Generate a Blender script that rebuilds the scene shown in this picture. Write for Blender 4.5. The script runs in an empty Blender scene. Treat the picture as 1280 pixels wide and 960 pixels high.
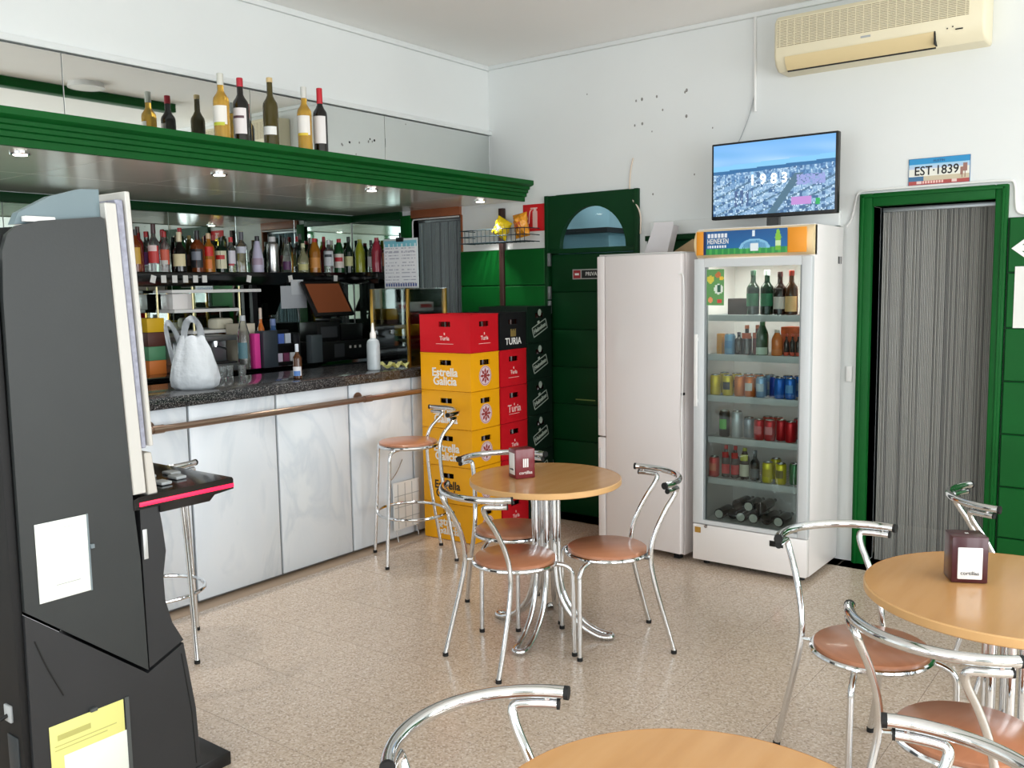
import bpy, bmesh, math, random
from math import sin, cos, pi, radians as R
from mathutils import Vector, Matrix, Euler

random.seed(7)
SC = bpy.context.scene
COL = SC.collection

# ------------------------------------------------------------------ camera
def make_camera():
    yaw, pitch, roll = R(37.157), R(-6.072), R(-0.929)
    fw = Vector((-sin(yaw) * cos(pitch), cos(yaw) * cos(pitch), sin(pitch)))
    r0 = Vector((cos(yaw), sin(yaw), 0))
    u0 = r0.cross(fw)
    r = cos(roll) * r0 + sin(roll) * u0
    u = -sin(roll) * r0 + cos(roll) * u0
    cd = bpy.data.cameras.new('camera')
    cd.sensor_width = 36
    cd.lens = 36 * 1138.67 / 1280
    cd.clip_start = 0.05
    o = bpy.data.objects.new('camera', cd)
    COL.objects.link(o)
    m = Matrix.Identity(4)
    for i in range(3):
        m[i][0], m[i][1], m[i][2] = r[i], u[i], -fw[i]
    m[0][3], m[1][3], m[2][3] = 0, 0, 1.62
    o.matrix_world = m
    SC.camera = o
make_camera()

# ------------------------------------------------------------------ light
SC.view_settings.view_transform = 'Standard'
SC.view_settings.look = 'None'
SC.view_settings.exposure = 0.25
SC.view_settings.gamma = 1.0
SC.cycles.max_bounces = 10
SC.cycles.diffuse_bounces = 5
SC.cycles.glossy_bounces = 6
SC.cycles.transmission_bounces = 8
SC.cycles.transparent_max_bounces = 16
SC.cycles.caustics_reflective = False
SC.cycles.caustics_refractive = False
SC.cycles.sample_clamp_indirect = 6.0
W = bpy.data.worlds.new('sky')
SC.world = W
W.use_nodes = True
W.node_tree.nodes['Background'].inputs[0].default_value = (0.86, 0.94, 1.0, 1)
W.node_tree.nodes['Background'].inputs[1].default_value = 1.3

def area(name, loc, rot, sx, sy, power, col=(1, 1, 1)):
    d = bpy.data.lights.new(name, 'AREA')
    d.shape = 'RECTANGLE'
    d.size, d.size_y, d.energy, d.color = sx, sy, power, col
    o = bpy.data.objects.new(name, d)
    o.location, o.rotation_euler = loc, rot
    COL.objects.link(o)
    return o
area('daylight_right', (2.62, 1.65, 1.6), (0, R(90), 0), 2.2, 6.2, 235, (0.96, 0.985, 1.0))
area('daylight_rear', (-1.0, -2.62, 1.72), (R(90), 0, 0), 5.4, 2.1, 118, (0.90, 0.96, 1.0))

# ------------------------------------------------------------------ materials
def lin(c):
    return tuple(((v / 255) / 12.92 if v / 255 <= 0.04045 else ((v / 255 + 0.055) / 1.055) ** 2.4) for v in c)
MATS = {}
def mat(name, rgb=(200, 200, 200), rough=0.5, metal=0.0, trans=0.0, emit=0.0, spec=0.5, noise=0.0, nscale=8.0, bump=0.0, bscale=60.0, coat=0.0, ior=1.45, rand=0.0, alpha=1.0):
    if name in MATS:
        return MATS[name]
    m = bpy.data.materials.new(name)
    m.use_nodes = True
    nt = m.node_tree
    p = nt.nodes['Principled BSDF']
    c = (*lin(rgb), 1)
    p.inputs['Base Color'].default_value = c
    p.inputs['Roughness'].default_value = rough
    p.inputs['Metallic'].default_value = metal
    p.inputs['Transmission Weight'].default_value = trans
    p.inputs['Specular IOR Level'].default_value = spec
    p.inputs['Coat Weight'].default_value = coat
    p.inputs['Coat Roughness'].default_value = 0.08
    p.inputs['IOR'].default_value = ior
    p.inputs['Alpha'].default_value = alpha
    if emit:
        p.inputs['Emission Color'].default_value = c
        p.inputs['Emission Strength'].default_value = emit
    tc = None
    if noise or bump:
        tc = nt.nodes.new('ShaderNodeTexCoord')
    if noise or rand:
        h = nt.nodes.new('ShaderNodeHueSaturation')
        h.inputs['Color'].default_value = c
        val = None
        if noise:
            n = nt.nodes.new('ShaderNodeTexNoise')
            n.inputs['Scale'].default_value = nscale
            n.inputs['Detail'].default_value = 5
            nt.links.new(tc.outputs['Object'], n.inputs['Vector'])
            mr = nt.nodes.new('ShaderNodeMapRange')
            mr.inputs['From Min'].default_value, mr.inputs['From Max'].default_value = 0.3, 0.7
            mr.inputs['To Min'].default_value, mr.inputs['To Max'].default_value = 1 - noise, 1 + noise
            nt.links.new(n.outputs['Fac'], mr.inputs['Value'])
            val = mr.outputs[0]
        if rand:
            oi = nt.nodes.new('ShaderNodeObjectInfo')
            mr2 = nt.nodes.new('ShaderNodeMapRange')
            mr2.inputs['To Min'].default_value, mr2.inputs['To Max'].default_value = 1 - rand, 1 + rand
            nt.links.new(oi.outputs['Random'], mr2.inputs['Value'])
            if val is not None:
                mu = nt.nodes.new('ShaderNodeMath'); mu.operation = 'MULTIPLY'
                nt.links.new(val, mu.inputs[0]); nt.links.new(mr2.outputs[0], mu.inputs[1])
                val = mu.outputs[0]
            else:
                val = mr2.outputs[0]
        nt.links.new(val, h.inputs['Value'])
        nt.links.new(h.outputs[0], p.inputs['Base Color'])
    if bump:
        n2 = nt.nodes.new('ShaderNodeTexNoise')
        n2.inputs['Scale'].default_value = bscale
        nt.links.new(tc.outputs['Object'], n2.inputs['Vector'])
        b = nt.nodes.new('ShaderNodeBump')
        b.inputs['Strength'].default_value = bump
        b.inputs['Distance'].default_value = 0.01
        nt.links.new(n2.outputs['Fac'], b.inputs['Height'])
        nt.links.new(b.outputs[0], p.inputs['Normal'])
    MATS[name] = m
    return m

def ramp_mat(name, stops, scale, rough, kind='noise', detail=6, stretch=(1, 1, 1), coat=0.0, rand=0.0, bump=0.0, distortion=0.0):
    """procedural colour from noise / voronoi / wave through a colour ramp"""
    m = bpy.data.materials.new(name)
    m.use_nodes = True
    nt = m.node_tree
    p = nt.nodes['Principled BSDF']
    p.inputs['Roughness'].default_value = rough
    p.inputs['Coat Weight'].default_value = coat
    p.inputs['Coat Roughness'].default_value = 0.1
    tc = nt.nodes.new('ShaderNodeTexCoord')
    mp = nt.nodes.new('ShaderNodeMapping')
    mp.inputs['Scale'].default_value = stretch
    nt.links.new(tc.outputs['Object'], mp.inputs['Vector'])
    if kind == 'voronoi':
        n = nt.nodes.new('ShaderNodeTexVoronoi')
        out = n.outputs['Color']
    elif kind == 'wave':
        n = nt.nodes.new('ShaderNodeTexWave')
        n.inputs['Distortion'].default_value = distortion
        n.inputs['Detail'].default_value = detail
        out = n.outputs['Fac']
    else:
        n = nt.nodes.new('ShaderNodeTexNoise')
        n.inputs['Detail'].default_value = detail
        n.inputs['Distortion'].default_value = distortion
        out = n.outputs['Fac']
    n.inputs['Scale'].default_value = scale
    nt.links.new(mp.outputs[0], n.inputs['Vector'])
    cr = nt.nodes.new('ShaderNodeValToRGB')
    el = cr.color_ramp.elements
    while len(el) > 1:
        el.remove(el[-1])
    for i, (pos, c) in enumerate(stops):
        e = el[0] if i == 0 else el.new(pos)
        e.position = pos
        e.color = (*lin(c), 1)
    if kind == 'voronoi':
        sx = nt.nodes.new('ShaderNodeSeparateColor')
        nt.links.new(out, sx.inputs[0]); out = sx.outputs[0]
    nt.links.new(out, cr.inputs[0])
    src = cr.outputs[0]
    if rand:
        oi = nt.nodes.new('ShaderNodeObjectInfo')
        mr = nt.nodes.new('ShaderNodeMapRange')
        mr.inputs['To Min'].default_value, mr.inputs['To Max'].default_value = 1 - rand, 1 + rand
        nt.links.new(oi.outputs['Random'], mr.inputs['Value'])
        h = nt.nodes.new('ShaderNodeHueSaturation')
        nt.links.new(src, h.inputs['Color']); nt.links.new(mr.outputs[0], h.inputs['Value'])
        src = h.outputs[0]
    nt.links.new(src, p.inputs['Base Color'])
    if bump:
        b = nt.nodes.new('ShaderNodeBump')
        b.inputs['Strength'].default_value = bump
        b.inputs['Distance'].default_value = 0.003
        nt.links.new(out, b.inputs['Height']); nt.links.new(b.outputs[0], p.inputs['Normal'])
    MATS[name] = m
    return m

def pane_mat(name, tint=(235, 245, 240), refl=0.9):
    m = bpy.data.materials.new(name)
    m.use_nodes = True
    nt = m.node_tree
    nt.nodes.remove(nt.nodes['Principled BSDF'])
    t = nt.nodes.new('ShaderNodeBsdfTransparent'); t.inputs[0].default_value = (*lin(tint), 1)
    g = nt.nodes.new('ShaderNodeBsdfGlossy'); g.inputs['Roughness'].default_value = 0.02
    f = nt.nodes.new('ShaderNodeFresnel'); f.inputs[0].default_value = 1.5
    mu = nt.nodes.new('ShaderNodeMath'); mu.operation = 'MULTIPLY'; mu.inputs[1].default_value = refl
    mx = nt.nodes.new('ShaderNodeMixShader')
    nt.links.new(f.outputs[0], mu.inputs[0]); nt.links.new(mu.outputs[0], mx.inputs[0])
    nt.links.new(t.outputs[0], mx.inputs[1]); nt.links.new(g.outputs[0], mx.inputs[2])
    nt.links.new(mx.outputs[0], nt.nodes['Material Output'].inputs[0])
    MATS[name] = m
    return m

def attr_mat(name, emit=0.0, rough=0.5):
    m = bpy.data.materials.new(name)
    m.use_nodes = True
    nt = m.node_tree
    p = nt.nodes['Principled BSDF']
    a = nt.nodes.new('ShaderNodeAttribute'); a.attribute_name = 'print'
    p.inputs['Roughness'].default_value = rough
    if emit:
        p.inputs['Base Color'].default_value = (0.01, 0.01, 0.01, 1)
        nt.links.new(a.outputs['Color'], p.inputs['Emission Color'])
        p.inputs['Emission Strength'].default_value = emit
    else:
        nt.links.new(a.outputs['Color'], p.inputs['Base Color'])
    MATS[name] = m
    return m

wall_white = mat('wall_white', (224, 227, 226), 0.85, noise=0.025, nscale=1.3, bump=0.05, bscale=25)
ceiling_white = mat('ceiling_white', (244, 243, 240), 0.9, noise=0.02, nscale=0.8)
pale_blue = mat('pale_blue_paint', (176, 206, 214), 0.8)
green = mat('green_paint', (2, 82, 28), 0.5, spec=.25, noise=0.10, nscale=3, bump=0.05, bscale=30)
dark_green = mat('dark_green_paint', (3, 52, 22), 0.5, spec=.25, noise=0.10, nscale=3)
terrazzo = ramp_mat('terrazzo', [(0.0, (166, 148, 131)), (0.18, (190, 171, 152)), (0.5, (202, 183, 165)), (0.82, (207, 190, 173)), (1.0, (222, 209, 196))], 150, 0.2, 'voronoi', rand=0.02, bump=0.03)
joint_mat = mat('floor_joint', (150, 130, 110), 0.6)
marble = ramp_mat('white_marble', [(0.0, (220, 229, 238)), (0.40, (228, 236, 244)), (0.52, (231, 238, 245)), (0.58, (219, 228, 237)), (0.65, (233, 240, 246)), (1.0, (238, 243, 248))], 2.2, 0.25, 'noise', 9, (1, 1.2, 0.6), distortion=1.4, rand=0.02)
granite = ramp_mat('dark_granite', [(0.0, (18, 19, 21)), (0.55, (36, 37, 40)), (0.8, (64, 64, 66)), (0.95, (120, 119, 118)), (1.0, (150, 148, 146))], 330, 0.14, 'voronoi')
metal_strip = mat('grey_metal_strip', (140, 144, 146), 0.35, metal=0.7)
chrome = mat('chrome', (222, 224, 226), 0.09, metal=1.0)
dull_chrome = mat('satin_steel', (178, 176, 174), 0.25, metal=1.0)
bronze = mat('bronze_tube', (150, 128, 112), 0.28, metal=0.9)
black_plastic = mat('black_plastic', (18, 18, 19), 0.4)
black_gloss = mat('black_gloss', (10, 10, 11), 0.12, coat=0.5)
rubber = mat('black_rubber', (22, 22, 22), 0.7)
charcoal = mat('charcoal_laminate', (48, 51, 51), 0.45, noise=0.05, nscale=5, bump=0.03, bscale=120)
charcoal_dark = mat('charcoal_lower', (43, 44, 46), 0.42, noise=0.06, nscale=5)
white_plastic = mat('white_plastic', (228, 228, 226), 0.4)
white_enamel = mat('white_enamel', (236, 232, 230), 0.28, noise=0.01, nscale=2, coat=0.2)
pinkish_enamel = mat('warm_white_enamel', (226, 220, 219), 0.3, noise=0.012, nscale=2, coat=0.2)
grey_plastic = mat('grey_plastic', (170, 174, 176), 0.45)
cream = mat('aged_cream_plastic', (230, 221, 192), 0.45, noise=0.03, nscale=4)
cream_dark = mat('yellowed_plastic', (222, 202, 156), 0.5)
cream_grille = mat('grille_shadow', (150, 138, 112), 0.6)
seat_wood = ramp_mat('reddish_beech', [(0.0, (160, 102, 74)), (0.5, (184, 124, 92)), (1.0, (198, 140, 106))], 3.0, 0.32, 'noise', 8, (1, 9, 1), coat=0.25)
table_wood = ramp_mat('beech_top', [(0.0, (176, 124, 70)), (0.5, (194, 145, 90)), (1.0, (204, 158, 106))], 2.5, 0.26, 'noise', 8, (8, 1, 1), coat=0.3)
table_edge = mat('table_edge_band', (212, 168, 114), 0.35, noise=0.05, nscale=12)
brown_wood = mat('dark_brown_wood', (52, 30, 26), 0.5, noise=0.15, nscale=6)
lintel_wood = mat('orange_brown_wood', (150, 88, 56), 0.5, noise=0.12, nscale=7)
gold = mat('gold_metal', (214, 168, 84), 0.28, metal=1.0)
mirror_top_mat = mat('mirror_glass', (226, 230, 228), 0.015, metal=1.0)
mirror_bar_mat = mat('smoked_mirror', (206, 218, 212), 0.02, metal=1.0)
soffit_mat = mat('brushed_soffit_panel', (240, 238, 230), 0.16, metal=0.0, spec=0.9, noise=0.05, nscale=2)
pane = pane_mat('clear_pane', (249, 252, 251))
pane_cool = pane_mat('cooler_pane', (236, 242, 240), 0.9)
print_mat = attr_mat('flat_print', 0, 0.45)
screen_mat = attr_mat('lit_screen', 0.95)
led = mat('led_lamp', (255, 250, 240), 0.5, emit=9.0)
tag_white = mat('white_card', (226, 226, 222), 0.6)
dark_void = mat('dark_part_and_unlit', (26, 27, 28), 0.8)
lettering_white = mat('white_lettering', (236, 236, 232), 0.5)
lettering_black = mat('black_lettering', (22, 22, 24), 0.5)
lettering_pink = mat('pale_pink_lettering', (232, 190, 184), 0.5)

# ------------------------------------------------------------------ mesh helpers
def T(o=None):
    return bmesh.new()
def box(b, x0, x1, y0, y1, z0, z1, bev=0.0, seg=2):
    r = bmesh.ops.create_cube(b, size=1.0)
    vs = r['verts']
    for v in vs:
        v.co = Vector(((x0 + x1) / 2 + v.co.x * (x1 - x0), (y0 + y1) / 2 + v.co.y * (y1 - y0), (z0 + z1) / 2 + v.co.z * (z1 - z0)))
    if bev > 0:
        es = {e for v in vs for e in v.link_edges}
        bmesh.ops.bevel(b, geom=list(es), offset=bev, segments=seg, profile=0.5, affect='EDGES')
def obox(b, c, ax, ay, sx, sy, z0, z1, bev=0.0):
    """box with horizontal axes ax, ay"""
    r = bmesh.ops.create_cube(b, size=1.0)
    vs = r['verts']
    for v in vs:
        p = Vector(c) + Vector(ax) * (v.co.x * sx) + Vector(ay) * (v.co.y * sy)
        v.co = Vector((p.x, p.y, z0 + (v.co.z + 0.5) * (z1 - z0)))
    if bev > 0:
        es = {e for v in vs for e in v.link_edges}
        bmesh.ops.bevel(b, geom=list(es), offset=bev, segments=2, profile=0.5, affect='EDGES')
def lathe(b, prof, n=20, c=(0, 0, 0), sq=0.0, caps=True):
    """prof: (radius, z) list; sq>0 squares the section"""
    rings = []
    for (r, z) in prof:
        ring = []
        for i in range(n):
            a = 2 * pi * (i + 0.5) / n
            k = 1.0
            if sq:
                k = (1 - sq) + sq / max(abs(cos(a)), abs(sin(a)))
            ring.append(b.verts.new((c[0] + r * k * cos(a), c[1] + r * k * sin(a), c[2] + z)))
        rings.append(ring)
    for q in range(len(rings) - 1):
        A, B = rings[q], rings[q + 1]
        for i in range(n):
            j = (i + 1) % n
            b.faces.new((A[i], A[j], B[j], B[i]))
    if caps:
        if prof[0][0] > 1e-5:
            b.faces.new(list(reversed(rings[0])))
        if prof[-1][0] > 1e-5:
            b.faces.new(rings[-1])
def band(b, r, z0, z1, a0, a1, n=10, c=(0, 0, 0), sq=0.0, r1=None):
    prev = None
    r1 = r if r1 is None else r1
    for i in range(n + 1):
        a = a0 + (a1 - a0) * i / n
        k = (1 - sq) + sq / max(abs(cos(a)), abs(sin(a))) if sq else 1.0
        p = (b.verts.new((c[0] + r * k * cos(a), c[1] + r * k * sin(a), c[2] + z0)),
             b.verts.new((c[0] + r1 * k * cos(a), c[1] + r1 * k * sin(a), c[2] + z1)))
        if prev:
            b.faces.new((prev[0], p[0], p[1], prev[1]))
        prev = p
def smooth_path(pts, it=2):
    pts = [Vector(p) for p in pts]
    for _ in range(it):
        out = [pts[0]]
        for i in range(len(pts) - 1):
            a, c = pts[i], pts[i + 1]
            out += [a * 0.75 + c * 0.25, a * 0.25 + c * 0.75]
        out.append(pts[-1])
        pts = out
    return pts
def tube(b, pts, r, n=10, closed=False):
    pts = [Vector(p) for p in pts]
    N = len(pts)
    rings = []
    up = None
    for i, p in enumerate(pts):
        if closed:
            d = pts[(i + 1) % N] - pts[i - 1]
        else:
            d = pts[min(i + 1, N - 1)] - pts[max(i - 1, 0)]
        d.normalize()
        if up is None:
            up = Vector((0, 0, 1)) if abs(d.z) < 0.9 else Vector((1, 0, 0))
        s = d.cross(up)
        if s.length < 1e-5:
            s = d.cross(Vector((0, 1, 0)))
        s.normalize()
        up = s.cross(d).normalized()
        rings.append([b.verts.new(p + r * (cos(2 * pi * k / n) * s + sin(2 * pi * k / n) * up)) for k in range(n)])
    M = N if closed else N - 1
    for i in range(M):
        A, B = rings[i], rings[(i + 1) % N]
        for k in range(n):
            j = (k + 1) % n
            b.faces.new((A[k], A[j], B[j], B[k]))
    if not closed:
        b.faces.new(list(reversed(rings[0])))
        b.faces.new(rings[-1])
def prism(b, poly, axis, a0, a1):
    """extrude polygon poly (2D) along axis: x -> (y,z), y -> (x,z), z -> (x,y)"""
    def P(p, t):
        return (t, p[0], p[1]) if axis == 'x' else (p[0], t, p[1]) if axis == 'y' else (p[0], p[1], t)
    A = [b.verts.new(P(p, a0)) for p in poly]
    B = [b.verts.new(P(p, a1)) for p in poly]
    n = len(poly)
    b.faces.new(A)
    b.faces.new(list(reversed(B)))
    for i in range(n):
        j = (i + 1) % n
        b.faces.new((A[j], A[i], B[i], B[j]))
def quad(b, *ps):
    b.faces.new([b.verts.new(p) for p in ps])
def fin(b, name, m, parent=None, smooth=35, loc=None, rot=None, **props):
    bmesh.ops.recalc_face_normals(b, faces=b.faces)
    me = bpy.data.meshes.new(name)
    b.to_mesh(me)
    b.free()
    ms = m if isinstance(m, (list, tuple)) else [m]
    for x in ms:
        me.materials.append(x)
    if smooth:
        me.shade_smooth()
        me.set_sharp_from_angle(angle=R(smooth))
    return link(name, me, parent, loc, rot, **props)
def link(name, me, parent=None, loc=None, rot=None, **props):
    o = bpy.data.objects.new(name, me)
    COL.objects.link(o)
    if parent is not None:
        o.parent = parent
    if loc is not None:
        o.location = loc
    if rot is not None:
        o.rotation_euler = rot
    for k, v in props.items():
        o[k] = v
    return o
def boxes(name, m, parent, lst, bev=0.0, **props):
    b = T()
    for q in lst:
        box(b, *q, bev=bev)
    return fin(b, name, m, parent, **props)
def thing(name, label, cat, loc=(0, 0, 0), rz=0.0, group=None):
    o = bpy.data.objects.new(name, None)
    o.empty_display_size = 0.05
    COL.objects.link(o)
    o.location = loc
    o.rotation_euler = (0, 0, rz)
    o['label'] = label
    o['category'] = cat
    if group:
        o['group'] = group
    return o
def tag(o, label, cat, group=None):
    o['label'] = label
    o['category'] = cat
    if group:
        o['group'] = group
    return o
def struct(o):
    o['kind'] = 'structure'
    return o
def dup(o, parent=None):
    c = o.copy()
    COL.objects.link(c)
    if parent is not None:
        c.parent = parent
    for ch in [k for k in o.children]:
        dup(ch, c)
    return c
def place(o, loc, rz, label, group=None):
    o.location = loc
    o.rotation_euler = (0, 0, rz)
    o['label'] = label
    if group:
        o['group'] = group
    return o
FONT = {}
def text(name, s, size, m, parent, loc, rot, align='CENTER', shear=0.0, offset=0.0, space=1.0, sx=1.0, ext=0.0006):
    key = (s, size, align, shear, offset, space, m.name)
    if key not in FONT:
        c = bpy.data.curves.new(name, 'FONT')
        c.body = s
        c.size = size
        c.align_x = align
        c.align_y = 'CENTER'
        c.shear = shear
        c.offset = offset
        c.space_character = space
        c.extrude = ext
        c.resolution_u = 3
        c.materials.append(m)
        tmp = bpy.data.objects.new('lettering', c)
        me = bpy.data.meshes.new_from_object(tmp)
        bpy.data.objects.remove(tmp)
        me.name = 'lettering'
        FONT[key] = me
    o = link(name, FONT[key], parent, loc, rot)
    o.scale = (sx, 1, 1)
    return o
FRONT = (R(90), 0, 0)            # text facing -y
FACE_X = (R(90), 0, R(90))       # text facing +x
def picture(name, w, h, nx, ny, func, parent, loc, rot, m=None):
    """flat printed or lit sheet in its local xy plane: func(u, v) -> sRGB 0..255"""
    vs, fs, cols = [], [], []
    for j in range(ny + 1):
        for i in range(nx + 1):
            vs.append((-w / 2 + w * i / nx, -h / 2 + h * j / ny, 0))
    for j in range(ny):
        for i in range(nx):
            a = j * (nx + 1) + i
            fs.append((a, a + 1, a + nx + 2, a + nx + 1))
            cols.append((*lin([max(0, min(255, q)) for q in func((i + 0.5) / nx, (j + 0.5) / ny)]), 1.0))
    me = bpy.data.meshes.new(name)
    me.from_pydata(vs, [], fs)
    at = me.color_attributes.new('print', 'FLOAT_COLOR', 'CORNER')
    flat = []
    for c in cols:
        flat += list(c) * 4
    at.data.foreach_set('color', flat)
    me.materials.append(m or print_mat)
    return link(name, me, parent, loc, rot)
def arrow_rot(n, up=(0, 0, 1)):
    """rotation that turns local +z to n and local +y to up"""
    n = Vector(n).normalized(); u = Vector(up)
    x = u.cross(n).normalized(); y = n.cross(x)
    return Matrix((x, y, n)).transposed().to_euler()

# ================================================================== SETTING
YB = 5.308
# floor: base slab and one object per terrazzo tile in view
fl = struct(boxes('floor', joint_mat, None, [(-6.0, 3.0, -2.9, 7.2, -0.12, -0.003)], smooth=0))
tb = T(); box(tb, 0.0008, 0.3992, 0.0008, 0.3992, -0.004, 0.0)
tile0 = fin(tb, 'tile', terrazzo, fl, smooth=0)
nt_ = 0
for i in range(-11, 3):
    for j in range(2, 14):
        x, y = i * 0.4, j * 0.4 - 0.03
        if x > 0.2 or y > 5.2 or x < -4.3 or y < 0.7:
            continue
        o = tile0 if nt_ == 0 else tile0.copy()
        if nt_:
            COL.objects.link(o)
        o.location = (x, y, 0)
        nt_ += 1
rest = [(-6.0, 0.4, -2.9, 0.77, -0.004, 0), (0.4, 3.0, -2.9, 7.2, -0.004, 0), (-6.0, -4.4, 0.77, 7.2, -0.004, 0), (-4.4, 0.4, 5.17, 7.2, -0.004, 0)]
boxes('floor_field', terrazzo, fl, rest, smooth=0)

struct(boxes('ceiling', ceiling_white, None, [(-6.0, 3.0, -2.9, 7.2, 3.2, 3.3)], smooth=0))
wl = struct(boxes('wall_left', wall_white, None, [(-4.33, -4.195, -2.9, YB, 2.25, 3.2), (-4.33, -4.195, -2.9, 0.4, 0, 2.25)], smooth=0))
struct(boxes('trim_1', wall_white, None, [(-4.195, -4.165, -2.9, YB, 2.712, 2.742)], bev=0.004))
struct(boxes('trim_2', wall_white, None, [(-4.195, -4.175, -2.9, YB, 3.165, 3.2), (-4.195, 2.5, YB - 0.02, YB, 3.17, 3.2)], bev=0.004))
wr = struct(boxes('wall_recess', wall_white, None, [(-5.85, -5.66, 0.4, YB, 0, 2.4), (-5.85, -4.33, 0.28, 0.4, 0, 2.4)], smooth=0))

# back wall with three openings
D3 = (-4.977, -4.471, 2.17)   # bar passage
D1 = (-3.695, -2.955, 2.245)  # PRIVADO door
D2 = (-1.482, -0.874, 2.03)   # right doorway
ye = YB + 0.14
segs = []
xs = -5.85
for (a, c, z) in (D3, D1, D2):
    segs.append((xs, a, YB, ye, 0, 3.2))
    segs.append((a, c, YB, ye, z, 3.2))
    xs = c
segs.append((xs, 3.0, YB, ye, 0, 3.2))
wb = struct(boxes('wall_back', wall_white, None, segs, smooth=0))
pit = T()
for (x, z, r) in ((-3.354, 2.893, .006), (-2.982, 2.801, .009), (-2.939, 2.805, .012), (-2.833, 2.808, .01), (-2.791, 2.72, .008), (-2.625, 2.818, .012), (-2.636, 2.808, .009), (-2.626, 2.661, .012), (-2.992, 2.647, .009), (-2.937, 2.652, .011), (-2.867, 2.595, .006), (-2.45, 2.57, .006), (-2.86, 2.20, .008), (-2.57, 2.30, .007)):
    r *= .7
    lathe(pit, [(r, 0), (r * 0.6, 0.002)], 7, (0, 0, 0))
    vs = list(pit.verts)[-14:]
    for v in vs:
        v.co = Vector((x + v.co.x, YB - v.co.z, z + v.co.y * 1.4))
fin(pit, 'wall_chip', mat('bare_plaster', (138, 136, 132), 0.9), wb, kind='stuff')
struct(boxes('beam_1', green, None, [(-1.38, -1.28, 0.4, 4.6, 3.13, 3.2)], bev=.004))
# rear and right walls with daylight windows (behind the camera)
def holed_wall(name, fixed, axis, a0, a1, z1, holes, th):
    lst = []
    xs = a0
    for (h0, h1, zb, zt) in holes:
        lst += [(xs, h0, 0, z1), (h0, h1, 0, zb), (h0, h1, zt, z1)]
        xs = h1
    lst.append((xs, a1, 0, z1))
    out = []
    for (p, q, zb, zt) in lst:
        out.append((p, q, min(fixed, fixed + th), max(fixed, fixed + th), zb, zt) if axis == 'x' else (min(fixed, fixed + th), max(fixed, fixed + th), p, q, zb, zt))
    return struct(boxes(name, wall_white, None, out, smooth=0))
RH = [(-3.6, -1.9, .62, 2.75), (-1.75, -0.05, .62, 2.75), (0.1, 1.75, .62, 2.75)]
SH = [(-1.35, 0.65, .5, 2.75), (0.8, 2.0, .05, 2.75), (2.15, 3.2, .5, 2.75), (3.35, 4.75, .5, 2.75)]  # last opening added to throw more light on the cooler side
holed_wall('wall_rear', -2.5, 'x', -4.33, 2.6, 3.2, RH, -0.14)
holed_wall('wall_right', 2.5, 'y', -2.64, YB, 3.2, SH, 0.14)
wi = 0
for axis, fixed, hs in (('x', -2.53, RH), ('y', 2.53, SH)):
    for (a, c, zb, zt) in hs:
        wi += 1
        b = T()
        w = 0.055
        zm = zb + (zt - zb) * 0.72
        for (p, q, u, v) in ((a, a + w, zb, zt), (c - w, c, zb, zt), (a + w, c - w, zb, zb + w), (a + w, c - w, zt - w, zt), (a + w, c - w, zm - .025, zm + .025), ((a + c) / 2 - .025, (a + c) / 2 + .025, zb + w, zm - .025)):
            if axis == 'x':
                box(b, p, q, fixed - .03, fixed + .03, u, v)
            else:
                box(b, fixed - .03, fixed + .03, p, q, u, v)
        struct(fin(b, 'window_%d' % wi, green, None, smooth=0))
# spaces behind the doors
struct(boxes('wall_corridor', pale_blue, None, [(-4.2, -2.0, 7.0, 7.1, 0, 3.2)], smooth=0))
struct(boxes('light_baffle', pale_blue, None, [(-4.3, -4.2, ye, 7.1, 0, 3.2), (-2.0, -1.9, ye, 7.1, 0, 3.2)], smooth=0))  # added side walls that hold the corridor light back from the curtains
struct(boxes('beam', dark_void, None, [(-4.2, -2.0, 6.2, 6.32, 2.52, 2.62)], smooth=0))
struct(boxes('wall_passage', dark_void, None, [(-1.9, 0.0, 6.3, 6.4, 0, 3.2), (-5.85, -4.3, 6.3, 6.4, 0, 3.2)], smooth=0))  # dark colour stands in for the unlit space behind both curtains
hc = tag(boxes('hallway_cupboard', mat('blue_grey_cupboard', (128, 160, 168), .6), None, [(-4.19, -3.757, 6.25, 6.9, 0, 2.035)], smooth=0), 'blue grey cupboard seen through the arched window above the green door', 'cupboard')
boxes('top_edge', dark_void, hc, [(-4.19, -3.74, 6.20, 6.9, 2.035, 2.075)], smooth=0)
area('corridor_fill', (-3.1, 6.0, 3.1), (R(25), 0, 0), 0.8, 0.5, 16, (0.9, 0.97, 1.0))  # added fill light, brightens the pale room behind the arched pane

# green dado boards on the back wall, one object per board
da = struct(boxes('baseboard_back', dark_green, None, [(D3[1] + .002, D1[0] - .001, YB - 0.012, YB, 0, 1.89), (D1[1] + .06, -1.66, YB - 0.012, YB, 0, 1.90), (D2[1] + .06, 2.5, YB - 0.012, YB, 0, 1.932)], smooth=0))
def dado(x0, x1, zs, m=green):
    for z0, z1 in zip(zs[:-1], zs[1:]):
        b = T(); box(b, x0, x1, YB - 0.028, YB - 0.012, z0 + .003, z1 - .003, bev=0.004, seg=1)
        fin(b, 'board', m, da)
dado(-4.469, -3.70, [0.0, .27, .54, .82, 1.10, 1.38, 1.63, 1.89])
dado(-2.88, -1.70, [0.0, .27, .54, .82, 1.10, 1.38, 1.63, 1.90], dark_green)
dado(-0.806, 0.4, [0.0, .266, .538, .817, 1.093, 1.369, 1.652, 1.932])
dado(0.41, 1.6, [0.0, .266, .538, .817, 1.093, 1.369, 1.652, 1.932])
struct(boxes('trim_3', wall_white, None, [(-2.86, -1.66, YB - 0.04, YB, 1.935, 2.02)], bev=0.006))
dl = struct(boxes('trim_4', dark_green, None, [(D1[1] + .06, -1.66, YB - 0.045, YB, 1.90, 1.934)], bev=0.004))

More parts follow.
